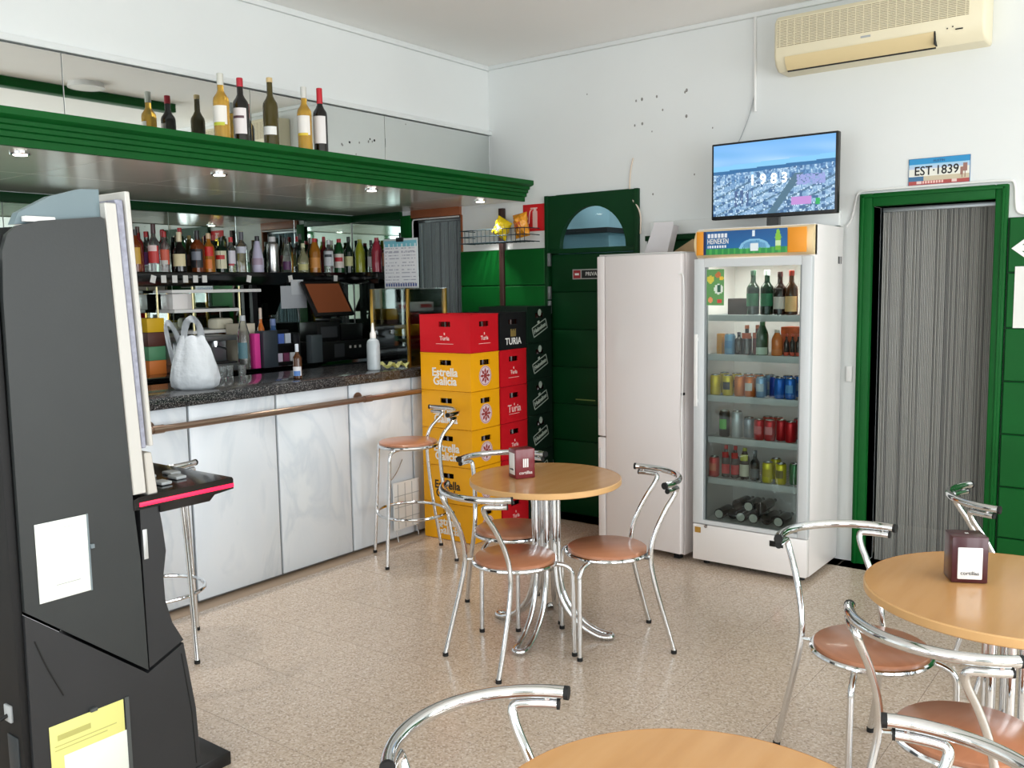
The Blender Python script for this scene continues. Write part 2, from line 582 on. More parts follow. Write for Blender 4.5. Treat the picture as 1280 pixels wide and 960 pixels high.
# door 1: PRIVADO, arched transom light over a boarded leaf
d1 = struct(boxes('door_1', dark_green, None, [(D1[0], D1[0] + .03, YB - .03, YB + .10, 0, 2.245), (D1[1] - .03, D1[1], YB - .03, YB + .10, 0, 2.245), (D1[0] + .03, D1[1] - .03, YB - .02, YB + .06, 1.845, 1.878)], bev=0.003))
b = T()   # transom board with semicircular opening
xc, rz0 = -3.311, 1.878
hw, hh = 0.262, 0.278
def transom_face(y):
    outer, inner = [], []
    n = 24
    x0, x1, z0, z1 = D1[0] + .03, D1[1] - .03, 1.878, 2.245
    for i in range(n + 1):
        a = pi * i / n
        inner.append((xc + hw * cos(a), rz0 + hh * sin(a)))
        t = 1 / max(abs(cos(a)) / (x1 - xc if cos(a) > 0 else xc - x0), abs(sin(a)) / (z1 - z0)) if True else 0
        outer.append((xc + t * cos(a), rz0 + t * sin(a)))
    return [b.verts.new((p[0], y, p[1])) for p in outer], [b.verts.new((p[0], y, p[1])) for p in inner]
o0, i0 = transom_face(YB - .022); o1, i1 = transom_face(YB + .02)
for i in range(24):
    b.faces.new((o0[i], o0[i + 1], i0[i + 1], i0[i])); b.faces.new((o1[i + 1], o1[i], i1[i], i1[i + 1]))
    b.faces.new((i0[i], i0[i + 1], i1[i + 1], i1[i])); b.faces.new((o0[i + 1], o0[i], o1[i], o1[i + 1]))
box(b, D1[0] + .03, D1[0] + .08, YB - .021, YB + .02, 2.2, 2.243)
box(b, D1[1] - .08, D1[1] - .03, YB - .021, YB + .02, 2.2, 2.243)
fin(b, 'transom', dark_green, d1, smooth=30)
b = T()
vs = [b.verts.new((xc + hw * cos(pi * i / 24), YB + .008, rz0 + hh * sin(pi * i / 24))) for i in range(25)]
b.faces.new(vs)
fin(b, 'pane', pane, d1, smooth=0)
boxes('leaf', dark_green, d1, [(D1[0] + .035, D1[1] - .035, YB + .01, YB + .045, 0.01, 1.842)], bev=0.003)
zs = [0.02, .28, .54, .80, 1.06, 1.32, 1.58, 1.84]
for z0, z1 in zip(zs[:-1], zs[1:]):
    boxes('board', dark_green, d1, [(D1[0] + .04, D1[1] - .04, YB - .008, YB + .012, z0 + .004, z1 - .004)], bev=0.003)
for z in (1.76, 1.53, 1.43, 0.3):
    boxes('hinge', metal_strip, d1, [(D1[0] + .028, D1[0] + .05, YB - .04, YB - .018, z, z + .09)], bev=0.003)
boxes('worn_scratch', mat('scratched_paint', (96, 120, 60), 0.6), d1, [(-3.46, -3.30, YB - .010, YB - .0075, .83, .838)])

# door 2: right doorway frame with strip curtain
d2 = struct(boxes('door_2', green, None, [(-1.553, -1.482, YB - .035, YB + .14, 0, 2.102), (-0.874, -0.816, YB - .035, YB + .14, 0, 2.102), (-1.482, -0.874, YB - .035, YB + .14, 2.03, 2.102)], bev=0.006))
boxes('moulding', green, d2, [(-1.541, -1.524, YB - .044, YB - .033, 0, 2.09), (-0.843, -0.830, YB - .044, YB - .033, 0, 2.09), (-1.541, -0.830, YB - .044, YB - .033, 2.078, 2.092)], bev=0.003)
d3 = struct(boxes('door_3', green, None, [(-5.08, -4.977, YB - .03, YB + .10, 0, 2.19)], bev=0.004))
boxes('lintel', lintel_wood, d3, [(-4.977, -4.471, YB - .02, YB + .10, 2.165, 2.238)], bev=0.004)
boxes('jamb', lintel_wood, d3, [(-4.482, -4.462, YB - .006, YB + .05, 0, 2.165)], bev=0.003)
b = T()
tube(b, smooth_path([(-4.965, YB - .012, 0.02), (-4.965, YB - .012, 2.10), (-4.962, YB - .012, 2.15), (-4.93, YB - .012, 2.155), (-4.49, YB - .012, 2.155)], 2), 0.006, 8)
fin(b, 'curtain_edge', white_plastic, d3)

def strip_curtain(name, label, x0, x1, y, z1, n, m1, m2, seed):
    random.seed(seed)
    t = thing(name, label, 'curtain', ((x0 + x1) / 2, y, 0))
    w = x1 - x0
    boxes('curtain_rail', metal_strip, t, [(-w / 2, w / 2, -.012, .012, z1, z1 + .025)], bev=.003)
    b = T()
    for i in range(n):
        x = -w / 2 + w * (i + .5) / n
        hw_ = w / n * 0.44
        dy = random.uniform(-.003, .003)
        ph = random.uniform(0, 1)
        q = [(x - hw_, dy), (x, dy - hw_ * .9), (x + hw_, dy), (x, dy + hw_ * .5)]
        A = [b.verts.new((p[0], p[1], 0.012)) for p in q]
        B = [b.verts.new((p[0], p[1], z1)) for p in q]
        for k in range(4):
            f = b.faces.new((A[k], A[(k + 1) % 4], B[(k + 1) % 4], B[k]))
            f.material_index = 1 if (i % 9 == 4 or ph < .06) else 0
        b.faces.new(A[::-1])
    fin(b, 'strips', [m1, m2], t, smooth=0, kind='stuff')
    return t
cur1 = mat('grey_curtain_strip', (136, 136, 131), 0.42, noise=.02, nscale=20)
cur2 = mat('dark_curtain_strip', (104, 104, 101), 0.45)
cur3 = mat('slate_curtain_strip', (98, 112, 110), 0.4, noise=.08, nscale=20)
cur4 = mat('dark_slate_strip', (66, 78, 78), 0.45)
strip_curtain('strip_curtain', 'grey plastic strip curtain hanging in the green doorway at right', -1.452, -0.88, YB + .075, 2.0, 64, cur1, cur2, 3)
strip_curtain('strip_curtain', 'slate green strip curtain in the passage behind the bar', -4.955, -4.49, YB + .05, 2.13, 48, cur3, cur4, 4)

# ------------------------------------------------------------------ canopy over the bar
cz0, cz1 = 2.222, 2.362
canopy = thing('bar_canopy', 'green moulded canopy shelf over the bar with metal soffit and spotlights', 'canopy', (0, 0, 0))
prof = [(-3.878, cz0), (-3.878, 2.252), (-3.862, 2.256), (-3.862, 2.276), (-3.848, 2.281), (-3.848, 2.298), (-3.834, 2.303), (-3.834, 2.320), (-3.812, 2.326), (-3.800, 2.334), (-3.800, cz1), (-3.90, cz1), (-3.90, cz0)]
b = T(); prism(b, prof, 'y', 0.42, YB - .004)
fin(b, 'fascia', green, canopy, smooth=20)
boxes('shelf_board', green, canopy, [(-4.185, -3.90, 0.42, YB - .004, 2.335, 2.36)])
y = 0.42
while y < YB - .1:
    y2 = min(y + 0.62, YB - .004)
    for (xa, xb) in ((-5.62, -4.75), (-4.748, -3.90)):
        b = T(); box(b, xa, xb - .002, y, y2 - .002, 2.226, 2.25, bev=0.0015, seg=1)
        fin(b, 'soffit_panel', soffit_mat, canopy)
    y = y2
for y in (0.95, 1.918, 2.914, 4.0, 5.05):
    b = T(); lathe(b, [(0.038, 0.0), (0.042, 0.004), (0.042, 0.008), (0.03, 0.0085)], 20, (-4.08, y, 2.2175))
    s = fin(b, 'spotlight', chrome, canopy)
    b = T(); lathe(b, [(0.028, 0.0), (0.028, 0.0025)], 16, (-4.08, y, 2.215))
    fin(b, 'lamp_disc', led, s)
    d = bpy.data.lights.new('spot_glow', 'SPOT'); d.energy = 26; d.spot_size = R(95); d.spot_blend = 0.6; d.shadow_soft_size = 0.03; d.color = (1, .97, .92)
    lo = bpy.data.objects.new('spot_glow', d); lo.location = (-4.08, y, 2.205); COL.objects.link(lo)
struct(boxes('trim_5', dark_green, None, [(-5.66, -5.625, 0.42, YB - .03, 2.165, 2.224), (-5.625, -5.08, YB - .035, YB, 2.165, 2.224)], bev=.004))

# mirrors: plates of the band above the canopy
mb = struct(boxes('trim_6', metal_strip, None, [(-4.1945, -4.192, 0.1, 5.300, 2.362, 2.712)], smooth=0))
for (a, c) in ((0.12, 1.148), (1.152, 2.179), (2.183, 3.209), (3.213, 4.233), (4.237, 5.292)):
    b = T(); box(b, -4.192, -4.187, a, c, 2.363, 2.708, bev=.001, seg=1)
    fin(b, 'mirror_panel', mirror_top_mat, mb)
boxes('mirror_screw', dark_void, mb, [(-4.188, -4.185, 3.925, 3.935, 2.505, 2.517), (-4.188, -4.185, 4.136, 4.145, 2.54, 2.552), (-4.188, -4.185, 4.10, 4.106, 2.545, 2.555)])
# mirrors behind the bar
for (a, c) in ((0.9, 1.44), (1.444, 1.99), (1.994, 2.53), (2.534, 3.07), (3.074, 3.61), (3.614, 4.15), (4.154, 4.69), (4.694, 5.29)):
    b = T(); box(b, -5.66, -5.652, a, c, 1.0, 2.165, bev=.001, seg=1)
    fin(b, 'mirror_panel', mirror_bar_mat, wr)
b = T(); box(b, -5.645, -5.085, YB - .01, YB - .002, 1.0, 2.165)
fin(b, 'mirror_panel', mirror_bar_mat, wb)

# ------------------------------------------------------------------ bar counter
bar = thing('bar_counter', 'bar counter faced with white marble slabs under a dark granite top', 'counter', (-4.12, 2.9, 0))
ox, oy = -4.12, 2.9
def L(o, q):
    return (q[0] - ox, q[1] - ox, q[2] - oy, q[3] - oy, q[4], q[5])
boxes('carcass', metal_strip, bar, [L(0, (-4.62, -4.128, 0.60, 4.80, 0.0, 1.045))], smooth=0)
js = [0.60, 1.01, 1.565, 2.12, 2.677, 3.233, 3.779, 4.334, 4.80]
for a, c in zip(js[:-1], js[1:]):
    b = T(); box(b, -0.012, 0.008, a + .007 - oy, c - .007 - oy, 0.012, 1.043, bev=.003)
    fin(b, 'marble_slab', marble, bar)
boxes('granite_top', granite, bar, [L(0, (-4.70, -4.075, 0.58, 4.82, 1.045, 1.105))], bev=.006)
rail = thing('foot_rail', 'bronze tube rail running along the marble bar front', 'rail', (-4.02, 2.9, .96))
b = T(); tube(b, [(0, 0.62 - oy, 0.0), (0, 4.36 - oy, 0.0)], .017, 14); fin(b, 'tube', bronze, rail)
for yy in (1.05, 2.45, 3.85):
    b = T()
    tube(b, [(-.0905, yy - oy, 0), (0, yy - oy, 0)], .010, 10)
    tube(b, [(-.0905, yy - oy, 0), (-.084, yy - oy, 0)], .034, 18)
    tube(b, [(0, yy - oy - .03, 0), (0, yy - oy + .03, 0)], .021, 14)
    fin(b, 'bracket', bronze, rail)

# back counter and bottle shelf
bc = thing('back_counter', 'black work counter against the mirrored wall behind the bar', 'counter', (-5.36, 3.0, 0))
boxes('body', black_plastic, bc, [(-.28, .24, -2.4, 2.24, 0, 1.06)])
boxes('worktop', black_gloss, bc, [(-.285, .27, -2.42, 2.26, 1.06, 1.10)], bev=.004)
boxes('edge_strip', chrome, bc, [(.27, .275, -2.42, 2.26, 1.075, 1.097)])
shelf = thing('bottle_shelf', 'black shelf crowded with liquor bottles in front of the bar mirrors', 'shelf', (-5.5, 3.7, 1.70))
boxes('shelf_board', black_plastic, shelf, [(-.148, .10, -2.6, 1.585, 0, .05), (.10, .42, 1.33, 1.585, 0, .05)], bev=.003)
boxes('front_lip', black_gloss, shelf, [(.10, .112, -2.6, 1.33, -.035, .055), (.112, .42, 1.318, 1.33, -.035, .055)], bev=.002)
for yy in (-1.9, -.9, 0.545, 1.45):
    boxes('support_post', black_plastic, shelf, [(-.12, -.085, yy - .022, yy + .022, -.598, 0)])
for q, yy in enumerate((3.31, 3.385, 3.465, 3.545, 3.62, 3.69, 4.05, 4.42, 4.86)):
    b = T(); box(b, -.0015, .0015, -.018, .018, -.024, .024)
    fin(b, 'price_tag', tag_white, shelf, loc=(.1145, yy - 3.7, .008), rot=(random.uniform(-.3, .3) if q > 5 or q == 0 else 0, 0, 0))

# ================================================================== FURNITURE
def arc_pts(rad, xc_, a0, a1, z, n):
    return [(xc_ - rad * cos(a0 + (a1 - a0) * i / n), rad * sin(a0 + (a1 - a0) * i / n), z) for i in range(n + 1)]
def seat_parts(t, r, z):
    b = T(); lathe(b, [(0.0, z - .012), (r - .006, z - .012), (r, z - .008), (r, z + .006), (r - .006, z + .010), (0.0, z + .012)], 44)
    fin(b, 'seat', seat_wood, t)
    b = T(); tube(b, [(cos(2 * pi * i / 40) * (r + .004), sin(2 * pi * i / 40) * (r + .004), z - .014) for i in range(40)], .0105, 10, closed=True)
    fin(b, 'seat_ring', chrome, t)
def back_rail(t, rad, xc_, amax, z, rt):
    b = T(); tube(b, arc_pts(rad, xc_, -amax, amax, z, 30), rt, 14); o = fin(b, 'back_rail', chrome, t)
    for s in (-1, 1):
        a = s * amax
        p = Vector((xc_ - rad * cos(a), rad * sin(a), z)); d = Vector((sin(abs(a)), s * cos(a), 0))
        b = T(); tube(b, [p - d * .003, p + d * .007], rt * 1.04, 14)
        fin(b, 'end_cap', rubber, o)
def make_chair():
    t = thing('bistro_chair', 'x', 'chair')
    z = .440
    seat_parts(t, .178, z)
    rad, xc_, zr = .265, -.058, .763
    back_rail(t, rad, xc_, R(57.7), zr, .0145)
    for s in (-1, 1):
        # front leg: leaves the seat ring, turns down
        p = smooth_path([(.06, s * .10, z - .022), (.135, s * .155, z - .024), (.168, s * .186, z - .05), (.170, s * .189, z - .11), (.172, s * .193, .012)], 3)
        b = T(); tube(b, p, .0105, 12); lg = fin(b, 'leg', chrome, t)
        b = T(); lathe(b, [(.0125, 0), (.0125, .016)], 12, (.172, s * .193, 0)); fin(b, 'foot_cap', rubber, lg)
        # rear leg runs on as the back upright and bends under the rail
        zt = zr - .027
        a1, a2 = R(30), R(37)
        q1 = (xc_ - rad * cos(a1) - .0, s * rad * sin(a1), zt - .004)
        q0 = (xc_ - rad * cos(R(27)) + .012, s * (rad * sin(R(27)) + .004), zt - .065)
        arc = [(xc_ - rad * cos(a), s * rad * sin(a), zt) for a in (R(46), R(50), R(54))]
        p = smooth_path([(-.253, s * .188, .012), (-.215, s * .182, .15), (-.172, s * .170, .31), (-.152, s * .157, .43), (-.172, s * .150, .53), (-.225, s * .143, .635), (-.268, s * .139, .695), (-.284, s * .143, zt - .002), (-.264, s * .168, zt)] + arc, 3)
        b = T(); tube(b, p, .0110, 12); lg = fin(b, 'leg', chrome, t)
        b = T(); lathe(b, [(.013, 0), (.013, .016)], 12, (-.253, s * .188, 0)); fin(b, 'foot_cap', rubber, lg)
        e = Vector(p[-1]); dd = (Vector(p[-1]) - Vector(p[-2])).normalized()
        b = T(); tube(b, [e - dd * .002, e + dd * .004], .0114, 12); fin(b, 'tube_plug', rubber, lg)
        b = T(); tube(b, [(xc_ - rad * cos(R(49)), s * rad * sin(R(49)), zt), (xc_ - rad * cos(R(49)), s * rad * sin(R(49)), zr)], .007, 8); fin(b, 'spacer', chrome, lg)
        b = T(); tube(b, [(-.152, s * .157, z - .014), (-.12, s * .125, z - .014)], .007, 8); fin(b, 'bracket', chrome, t)
    return t
chair = make_chair()
CH = [
    ((-2.357, 3.112), 76.6, 'bistro chair with its curved back towards the camera at the middle table'),
    ((-2.097, 3.459), -134.5, 'bistro chair between the middle table and the white fridge'),
    ((-2.65, 3.48), -40.0, 'bistro chair tucked under the middle table on the yellow crate side'),
    ((-0.804, 2.971), -39.1, 'bistro chair at the right table in front of the drinks cooler'),
    ((-0.431, 2.519), 70.5, 'bistro chair on the near side of the right table, seat half under it'),
    ((-0.887, 1.277), -12.0, 'bistro chair at the bottom edge, only its chrome back showing left of the table'),
    ((-0.402, 1.501), -128.0, 'bistro chair whose back rail crosses the bottom right corner'),
    ((-0.47, 4.03), 22.5, 'bistro chair beyond the right table, back rail before the green boards'),
]
for i, (p, a, lab) in enumerate(CH):
    o = chair if i == 0 else dup(chair)
    place(o, (p[0], p[1], 0), R(a), lab, 'chrome bistro chairs with round wood seats')

def make_stool():
    t = thing('bar_stool', 'x', 'stool')
    z = .708
    seat_parts(t, .172, z)
    back_rail(t, .255, -.05, R(56), .885, .0135)
    for s in (-1, 1):
        p = smooth_path([(.06, s * .10, z - .022), (.125, s * .145, z - .024), (.150, s * .166, z - .05), (.152, s * .168, z - .12), (.185, s * .186, .012)], 3)
        b = T(); tube(b, p, .0105, 12); lg = fin(b, 'leg', chrome, t)
        b = T(); lathe(b, [(.0125, 0), (.0125, .016)], 12, (.185, s * .186, 0)); fin(b, 'foot_cap', rubber, lg)
        zt = .858
        arc = [(-.05 - .255 * cos(a), s * .255 * sin(a), zt) for a in (R(46), R(50), R(54))]
        p = smooth_path([(-.235, s * .178, .012), (-.205, s * .172, .2), (-.168, s * .165, .45), (-.150, s * .152, .68), (-.172, s * .146, .76), (-.225, s * .138, .815), (-.262, s * .136, zt - .002), (-.243, s * .165, zt)] + arc, 3)
        b = T(); tube(b, p, .0110, 12); lg = fin(b, 'leg', chrome, t)
        b = T(); lathe(b, [(.013, 0), (.013, .016)], 12, (-.235, s * .178, 0)); fin(b, 'foot_cap', rubber, lg)
    b = T(); tube(b, [(-.012 + .205 * cos(2 * pi * i / 36), .205 * sin(2 * pi * i / 36) * 1.12, .285) for i in range(36)], .009, 10, closed=True)
    fin(b, 'foot_ring', chrome, t)
    return t
st = make_stool()
place(st, (-3.755, 3.915, 0), R(-123.5), 'chrome bar stool with wood seat beside the stacked beer crates', 'bar stools along the counter')
st2 = dup(st)
place(st2, (-3.735, 2.20, 0), R(147), 'chrome bar stool mostly hidden behind the black gaming machine', 'bar stools along the counter')

def make_table(r, angs):
    t = thing('bistro_table', 'x', 'table')
    b = T(); lathe(b, [(0, .7135), (r - .003, .7135), (r - .003, .7395), (0, .74)], 64); fin(b, 'tabletop', table_wood, t)
    b = T(); lathe(b, [(r - .004, .7125), (r, .716), (r, .7365), (r - .004, .7402)], 64, caps=False); fin(b, 'edge_band', table_edge, t)
    b = T(); lathe(b, [(.16, .700), (.16, .7125)], 32); fin(b, 'mounting_plate', black_plastic, t)
    for k in angs:
        a = R(k)
        d = Vector((cos(a), sin(a), 0)); n = Vector((-sin(a), cos(a), 0))
        s = .026
        prof_ = [(.050, .70), (.050, .40), (.054, .27), (.085, .15), (.17, .055), (.25, .018), (.285, .0145)]
        up = [d * q[0] + n * s + Vector((0, 0, q[1])) for q in prof_]
        dn = [d * q[0] - n * s + Vector((0, 0, q[1])) for q in reversed(prof_)]
        mid = [d * .31 + n * s * .75 + Vector((0, 0, .0145)), d * .318 + Vector((0, 0, .0145)), d * .31 - n * s * .75 + Vector((0, 0, .0145))]
        b = T(); tube(b, smooth_path(up + mid + dn, 3), .0125, 12)
        fin(b, 'leg_loop', chrome, t)
    b = T(); lathe(b, [(.036, .30), (.036, .33)], 16); fin(b, 'collar', dull_chrome, t)
    return t
tb1 = make_table(.352, (-80, 16, 120, 175))
place(tb1, (-2.395, 3.405, 0), 0, 'round beech pedestal table in the middle of the floor with a napkin box', 'round bistro tables')
tb2 = make_table(.392, (170, 260, -10, 80))
place(tb2, (-0.393, 2.85, 0), 0, 'round beech pedestal table at the right edge holding a dark napkin box', 'round bistro tables')
tb3 = make_table(.362, (45, 140, 205, 285))
place(tb3, (-0.604, 1.268, 0), 0, 'round beech table at the bottom edge with nothing on it', 'round bistro tables')

def napkin(loc, ang, w, d, h, label, panel_mat, txt_face, maroon):
    t = thing('napkin_dispenser', label, 'napkin box', loc, ang)
    b = T(); box(b, 0, w, 0, d, 0, h, bev=.004); fin(b, 'body', maroon, t)
    return t
maroon1 = mat('maroon_plastic', (112, 32, 40), 0.3, coat=.2)
maroon2 = mat('dark_maroon_plastic', (64, 22, 30), 0.3, coat=.2)
n1 = napkin((-2.478, 3.288, .74), R(61), .098, .082, .137, 'maroon napkin dispenser with white print on the middle table', None, 0, maroon1)
n1.location.z = .7405
boxes('napkin_slot', white_plastic, n1, [(-.002, .001, .012, .070, .018, .118)], bev=.0008)
text('lettering', 'cortillas', .021, lettering_white, n1, (.05, -.0012, .027), FRONT)
for k in range(3):
    boxes('bar_mark', lettering_white, n1, [(.037 + k * .010, .0435 + k * .010, -.0014, .0005, .052, .092)])
text('lettering', 'cortillas', .013, lettering_black, n1, (-.0026, .041, .042), (R(90), 0, R(-90)))
n2 = napkin((-.546, 2.830, .7405), R(26), .099, .085, .137, 'dark maroon napkin dispenser with white front on the right table', None, 0, maroon2)
boxes('napkin_slot', white_plastic, n2, [(.016, .083, -.0022, .001, .012, .106)], bev=.002)
text('lettering', 'cortillas', .016, lettering_black, n2, (.049, -.0028, .030), FRONT)
text('lettering', 'III', .014, lettering_white, n2, (.05, .045, .1376), (0, 0, 0))

# ------------------------------------------------------------------ beer crates
yellow = mat('yellow_crate_plastic', (238, 168, 12), 0.42, noise=.03, nscale=6)
red = mat('red_crate_plastic', (196, 22, 34), 0.38, noise=.04, nscale=6)
black_crate = mat('black_crate_plastic', (24, 24, 26), 0.4)
green_crate = mat('dark_green_crate_plastic', (16, 36, 26), 0.42, noise=.08, nscale=6)
bottle_dark = mat('crate_bottles', (52, 24, 16), 0.2)
emblem_pale = mat('emblem_pale', (222, 200, 206), 0.5)
emblem_red = mat('emblem_star', (150, 58, 56), 0.5)
CL, CW, CHT = .405, .298, .2425
def crate_body(t, m, h=CHT):
    """four walls with hand holes, open top; long axis x"""
    b = T()
    lx, ly, th = CL / 2, CW / 2, .010
    hz0, hz1 = h - .078, h - .045
    for s in (-1, 1):
        hw_ = .048
        y0, y1 = (ly - th, ly) if s > 0 else (-ly, -ly + th)
        box(b, -lx, lx, y0, y1, hz1, h - .004); box(b, -lx, lx, y0, y1, .004, hz0)
        box(b, -lx, -hw_, y0, y1, hz0, hz1); box(b, hw_, lx, y0, y1, hz0, hz1)
        x0, x1 = (lx - th, lx) if s > 0 else (-lx, -lx + th)
        hw_ = .052
        box(b, x0, x1, -ly + th, ly - th, hz1, h - .004); box(b, x0, x1, -ly + th, ly - th, .004, hz0)
        box(b, x0, x1, -ly + th, -hw_, hz0, hz1); box(b, x0, x1, hw_, ly - th, hz0, hz1)
    box(b, -lx + th, lx - th, -ly + th, ly - th, 0, .012)
    bmesh.ops.remove_doubles(b, verts=b.verts, dist=1e-5)
    fin(b, 'body', m, t, smooth=0)
    b = T()
    for (x0, x1, y0, y1) in ((-lx - .002, lx + .002, -ly - .002, -ly + .006), (-lx - .002, lx + .002, ly - .006, ly + .002), (-lx - .002, -lx + .006, -ly, ly), (lx - .006, lx + .002, -ly, ly)):
        box(b, x0, x1, y0, y1, h - .006, h)
    fin(b, 'rim', m, t, smooth=0)
    b = T()
    for i in range(6):
        for j in range(4):
            lathe(b, [(.026, .014), (.026, .13), (.012, .17), (.012, h - .02)], 8, (-.158 + i * .063, -.103 + j * .069, 0))
    fin(b, 'bottles', bottle_dark, t, kind='stuff')
def star_emblem(t, x, z):
    def ring(r0, r1, n, m, name, th):
        b = T()
        for i in range(n):
            a, c = 2 * pi * i / n, 2 * pi * (i + 1) / n
            quad(b, (x + th, r0 * cos(a), z + r0 * sin(a)), (x + th, r1 * cos(a), z + r1 * sin(a)), (x + th, r1 * cos(c), z + r1 * sin(c)), (x + th, r0 * cos(c), z + r0 * sin(c)))
        return fin(b, name, m, t, smooth=0)
    e = ring(.0, .064, 32, emblem_pale, 'emblem', .0012)
    b = T()
    for i in range(8):
        a = 2 * pi * i / 8
        p = lambda r, aa: (x + .0020, r * cos(aa), z + r * sin(aa))
        b.faces.new([b.verts.new(q) for q in (p(.008, a), p(.034, a - .30), p(.052, a), p(.034, a + .30))])
    lathe(b, [(.016, 0), (.016, .0005)], 12, (0, 0, 0))
    for v in list(b.verts)[-24:]:
        v.co = Vector((x + .0024 + v.co.z, v.co.y, z + v.co.x))
    fin(b, 'emblem_star', emblem_red, t, smooth=0)
    ring(.056, .059, 32, emblem_red, 'emblem_ring', .0020)
def yellow_crate(txt):
    t = thing('beer_crate', 'x', 'crate')
    crate_body(t, yellow)
    for (s, z) in (('Estrella', .118), ('Galicia', .062)):
        text('lettering', s, .074, txt, t, (-.005, -CW / 2 - .0012, z), FRONT, offset=.0018, sx=.96)
    star_emblem(t, CL / 2, .095)
    return t
def red_crate(big=False):
    t = thing('beer_crate', 'x', 'crate')
    crate_body(t, red)
    for k in (0, 1):
        loc = (0, -CW / 2 - .0012, .092) if k == 0 else (CL / 2 + .0012, 0, .092)
        rot = FRONT if k == 0 else FACE_X
        text('lettering', 'Turia', .07 if big else .036, lettering_pink, t, loc, rot, offset=.001)
        if k == 0:
            boxes('print_line', lettering_pink, t, [(-.07, .07, -CW / 2 - .0014, -CW / 2, .056, .059), (-.004, .004, -CW / 2 - .0014, -CW / 2, .113, .128)])
        else:
            boxes('print_line', lettering_pink, t, [(CL / 2, CL / 2 + .0014, -.06, .06, .056, .059), (CL / 2, CL / 2 + .0014, -.004, .004, .113, .128)])
    return t
def turia_crate():
    t = thing('beer_crate', 'x', 'crate')
    crate_body(t, black_crate)
    text('lettering', 'TURIA', .062, lettering_white, t, (CL / 2 + .0012, 0, .052), FACE_X, offset=.001, space=1.05)
    gm = mat('faded_gold_print', (128, 110, 62), .5)
    boxes('crest', gm, t, [(CL / 2, CL / 2 + .0014, -.03, .03, .085, .122), (CL / 2, CL / 2 + .0014, -.03, -.018, .122, .134), (CL / 2, CL / 2 + .0014, -.006, .006, .122, .134), (CL / 2, CL / 2 + .0014, .018, .03, .122, .134)])
    return t
def green_crate_make():
    t = thing('beer_crate', 'x', 'crate')
    crate_body(t, green_crate, .2478)
    pl = mat('pale_green_print', (176, 190, 178), .5)
    a = R(20)
    bn = link('banner', None, t, (CL / 2 + .0010, 0.0, .100), (a, 0, 0))
    bn.empty_display_size = .02
    boxes('banner_edge', pl, bn, [(0, .0012, -.092, .092, .030, .036), (0, .0012, -.092, .092, -.036, -.030), (0, .0012, -.092, -.086, -.036, .036), (0, .0012, .086, .092, -.036, .036), (0, .0012, -.012, .012, .036, .052)])
    text('lettering', 'Heineken', .040, pl, bn, (.0012, 0, 0), FACE_X, offset=.0016)
    b = T(); lathe(b, [(.020, 0), (.020, .0012)], 12)
    for v in b.verts:
        v.co = Vector((CL / 2 + v.co.z + .0003, v.co.x, .205 + v.co.y * 1.2))
    fin(b, 'round_mark', pl, t, smooth=0)
    return t
cy = R(2.0)
cdir = Vector((cos(cy), sin(cy), 0)); cn = Vector((-sin(cy), cos(cy), 0))
c1 = Vector((-3.602, 4.330, 0)) - cdir * CL / 2 + cn * CW / 2
ord5 = ['topmost', 'second', 'third', 'fourth', 'lowest']
yc = yellow_crate(lettering_white)
yb = yellow_crate(mat('dark_brown_lettering', (46, 30, 20), .5))
for k in range(5):       # k = 0 lowest
    o = yb if k == 1 else yc if k == 0 else dup(yc)
    what = 'yellow beer crate with dark lettering, second from the floor in the front stack' if k == 1 else 'yellow beer crate, %s of the five yellow ones in the front stack' % ord5[4 - k]
    place(o, (c1.x, c1.y, k * CHT), cy, what, 'yellow beer crates in the front stack')
rc = red_crate()
place(rc, (c1.x, c1.y, 5 * CHT), cy, 'red beer crate on top of the yellow crates', 'red beer crates')
c2 = c1 + cn * (CW + .012)
rb = red_crate(True)
for k in range(5):
    o = rb if k == 3 else dup(rc)
    place(o, (c2.x + .005, c2.y, k * CHT), cy, 'red beer crate with large lettering in the middle stack' if k == 3 else 'red beer crate, %s of the red ones in the middle stack' % ord5[4 - k], 'red beer crates')
tc_ = turia_crate()
place(tc_, (c2.x + .005, c2.y, 5 * CHT), cy, 'black beer crate lettered TURIA on top of the middle red stack')
c3 = c2 + cn * (CW + .012)
gc = green_crate_make()
for k in range(6):
    o = gc if k == 0 else dup(gc)
    place(o, (c3.x + .01, c3.y, k * .2478), cy, 'dark green beer crate with slanted banner, %s of six in the rear stack' % ['lowest', 'fifth from top', 'fourth from top', 'third from top', 'second from top', 'topmost'][k], 'dark green beer crates in the rear stack')

# ------------------------------------------------------------------ white fridge
fa = R(-4.4)
fr = thing('white_fridge', 'tall white fridge standing between the green door and the drinks cooler', 'fridge', (-2.366, 4.725, 0), fa)
boxes('cabinet', pinkish_enamel, fr, [(-.588, 0, .055, .52, .03, 1.80)], bev=.006)
boxes('door', pinkish_enamel, fr, [(-.530, 0.0, 0.0, .05, .045, 1.795)], bev=.008)
for (z0, z1, nm) in ((.045, .688, 'grip_strip'), (.696, 1.795, 'grip_strip')):
    boxes(nm, pinkish_enamel, fr, [(-.588, -.534, 0.0, .05, z0, z1)], bev=.006)
for q in ((-.578, -.566, -.003, .002, .80, .92), (-.578, -.566, -.003, .002, .48, .62)):
    boxes('recessed_handle', mat('pale_grey_plastic', (200, 198, 198), .5), fr, [q], bev=.002)
boxes('top_cap', mat('grey_top', (196, 194, 192), .5), fr, [(-.58, -.008, .012, .5, 1.795, 1.806)], bev=.003)
for x in (-.55, -.06):
    boxes('foot', rubber, fr, [(x - .02, x + .02, .06, .10, 0, .045)])
boxes('door_catch', black_plastic, fr, [(-.004, .012, .004, .03, .985, 1.0)], bev=.002)
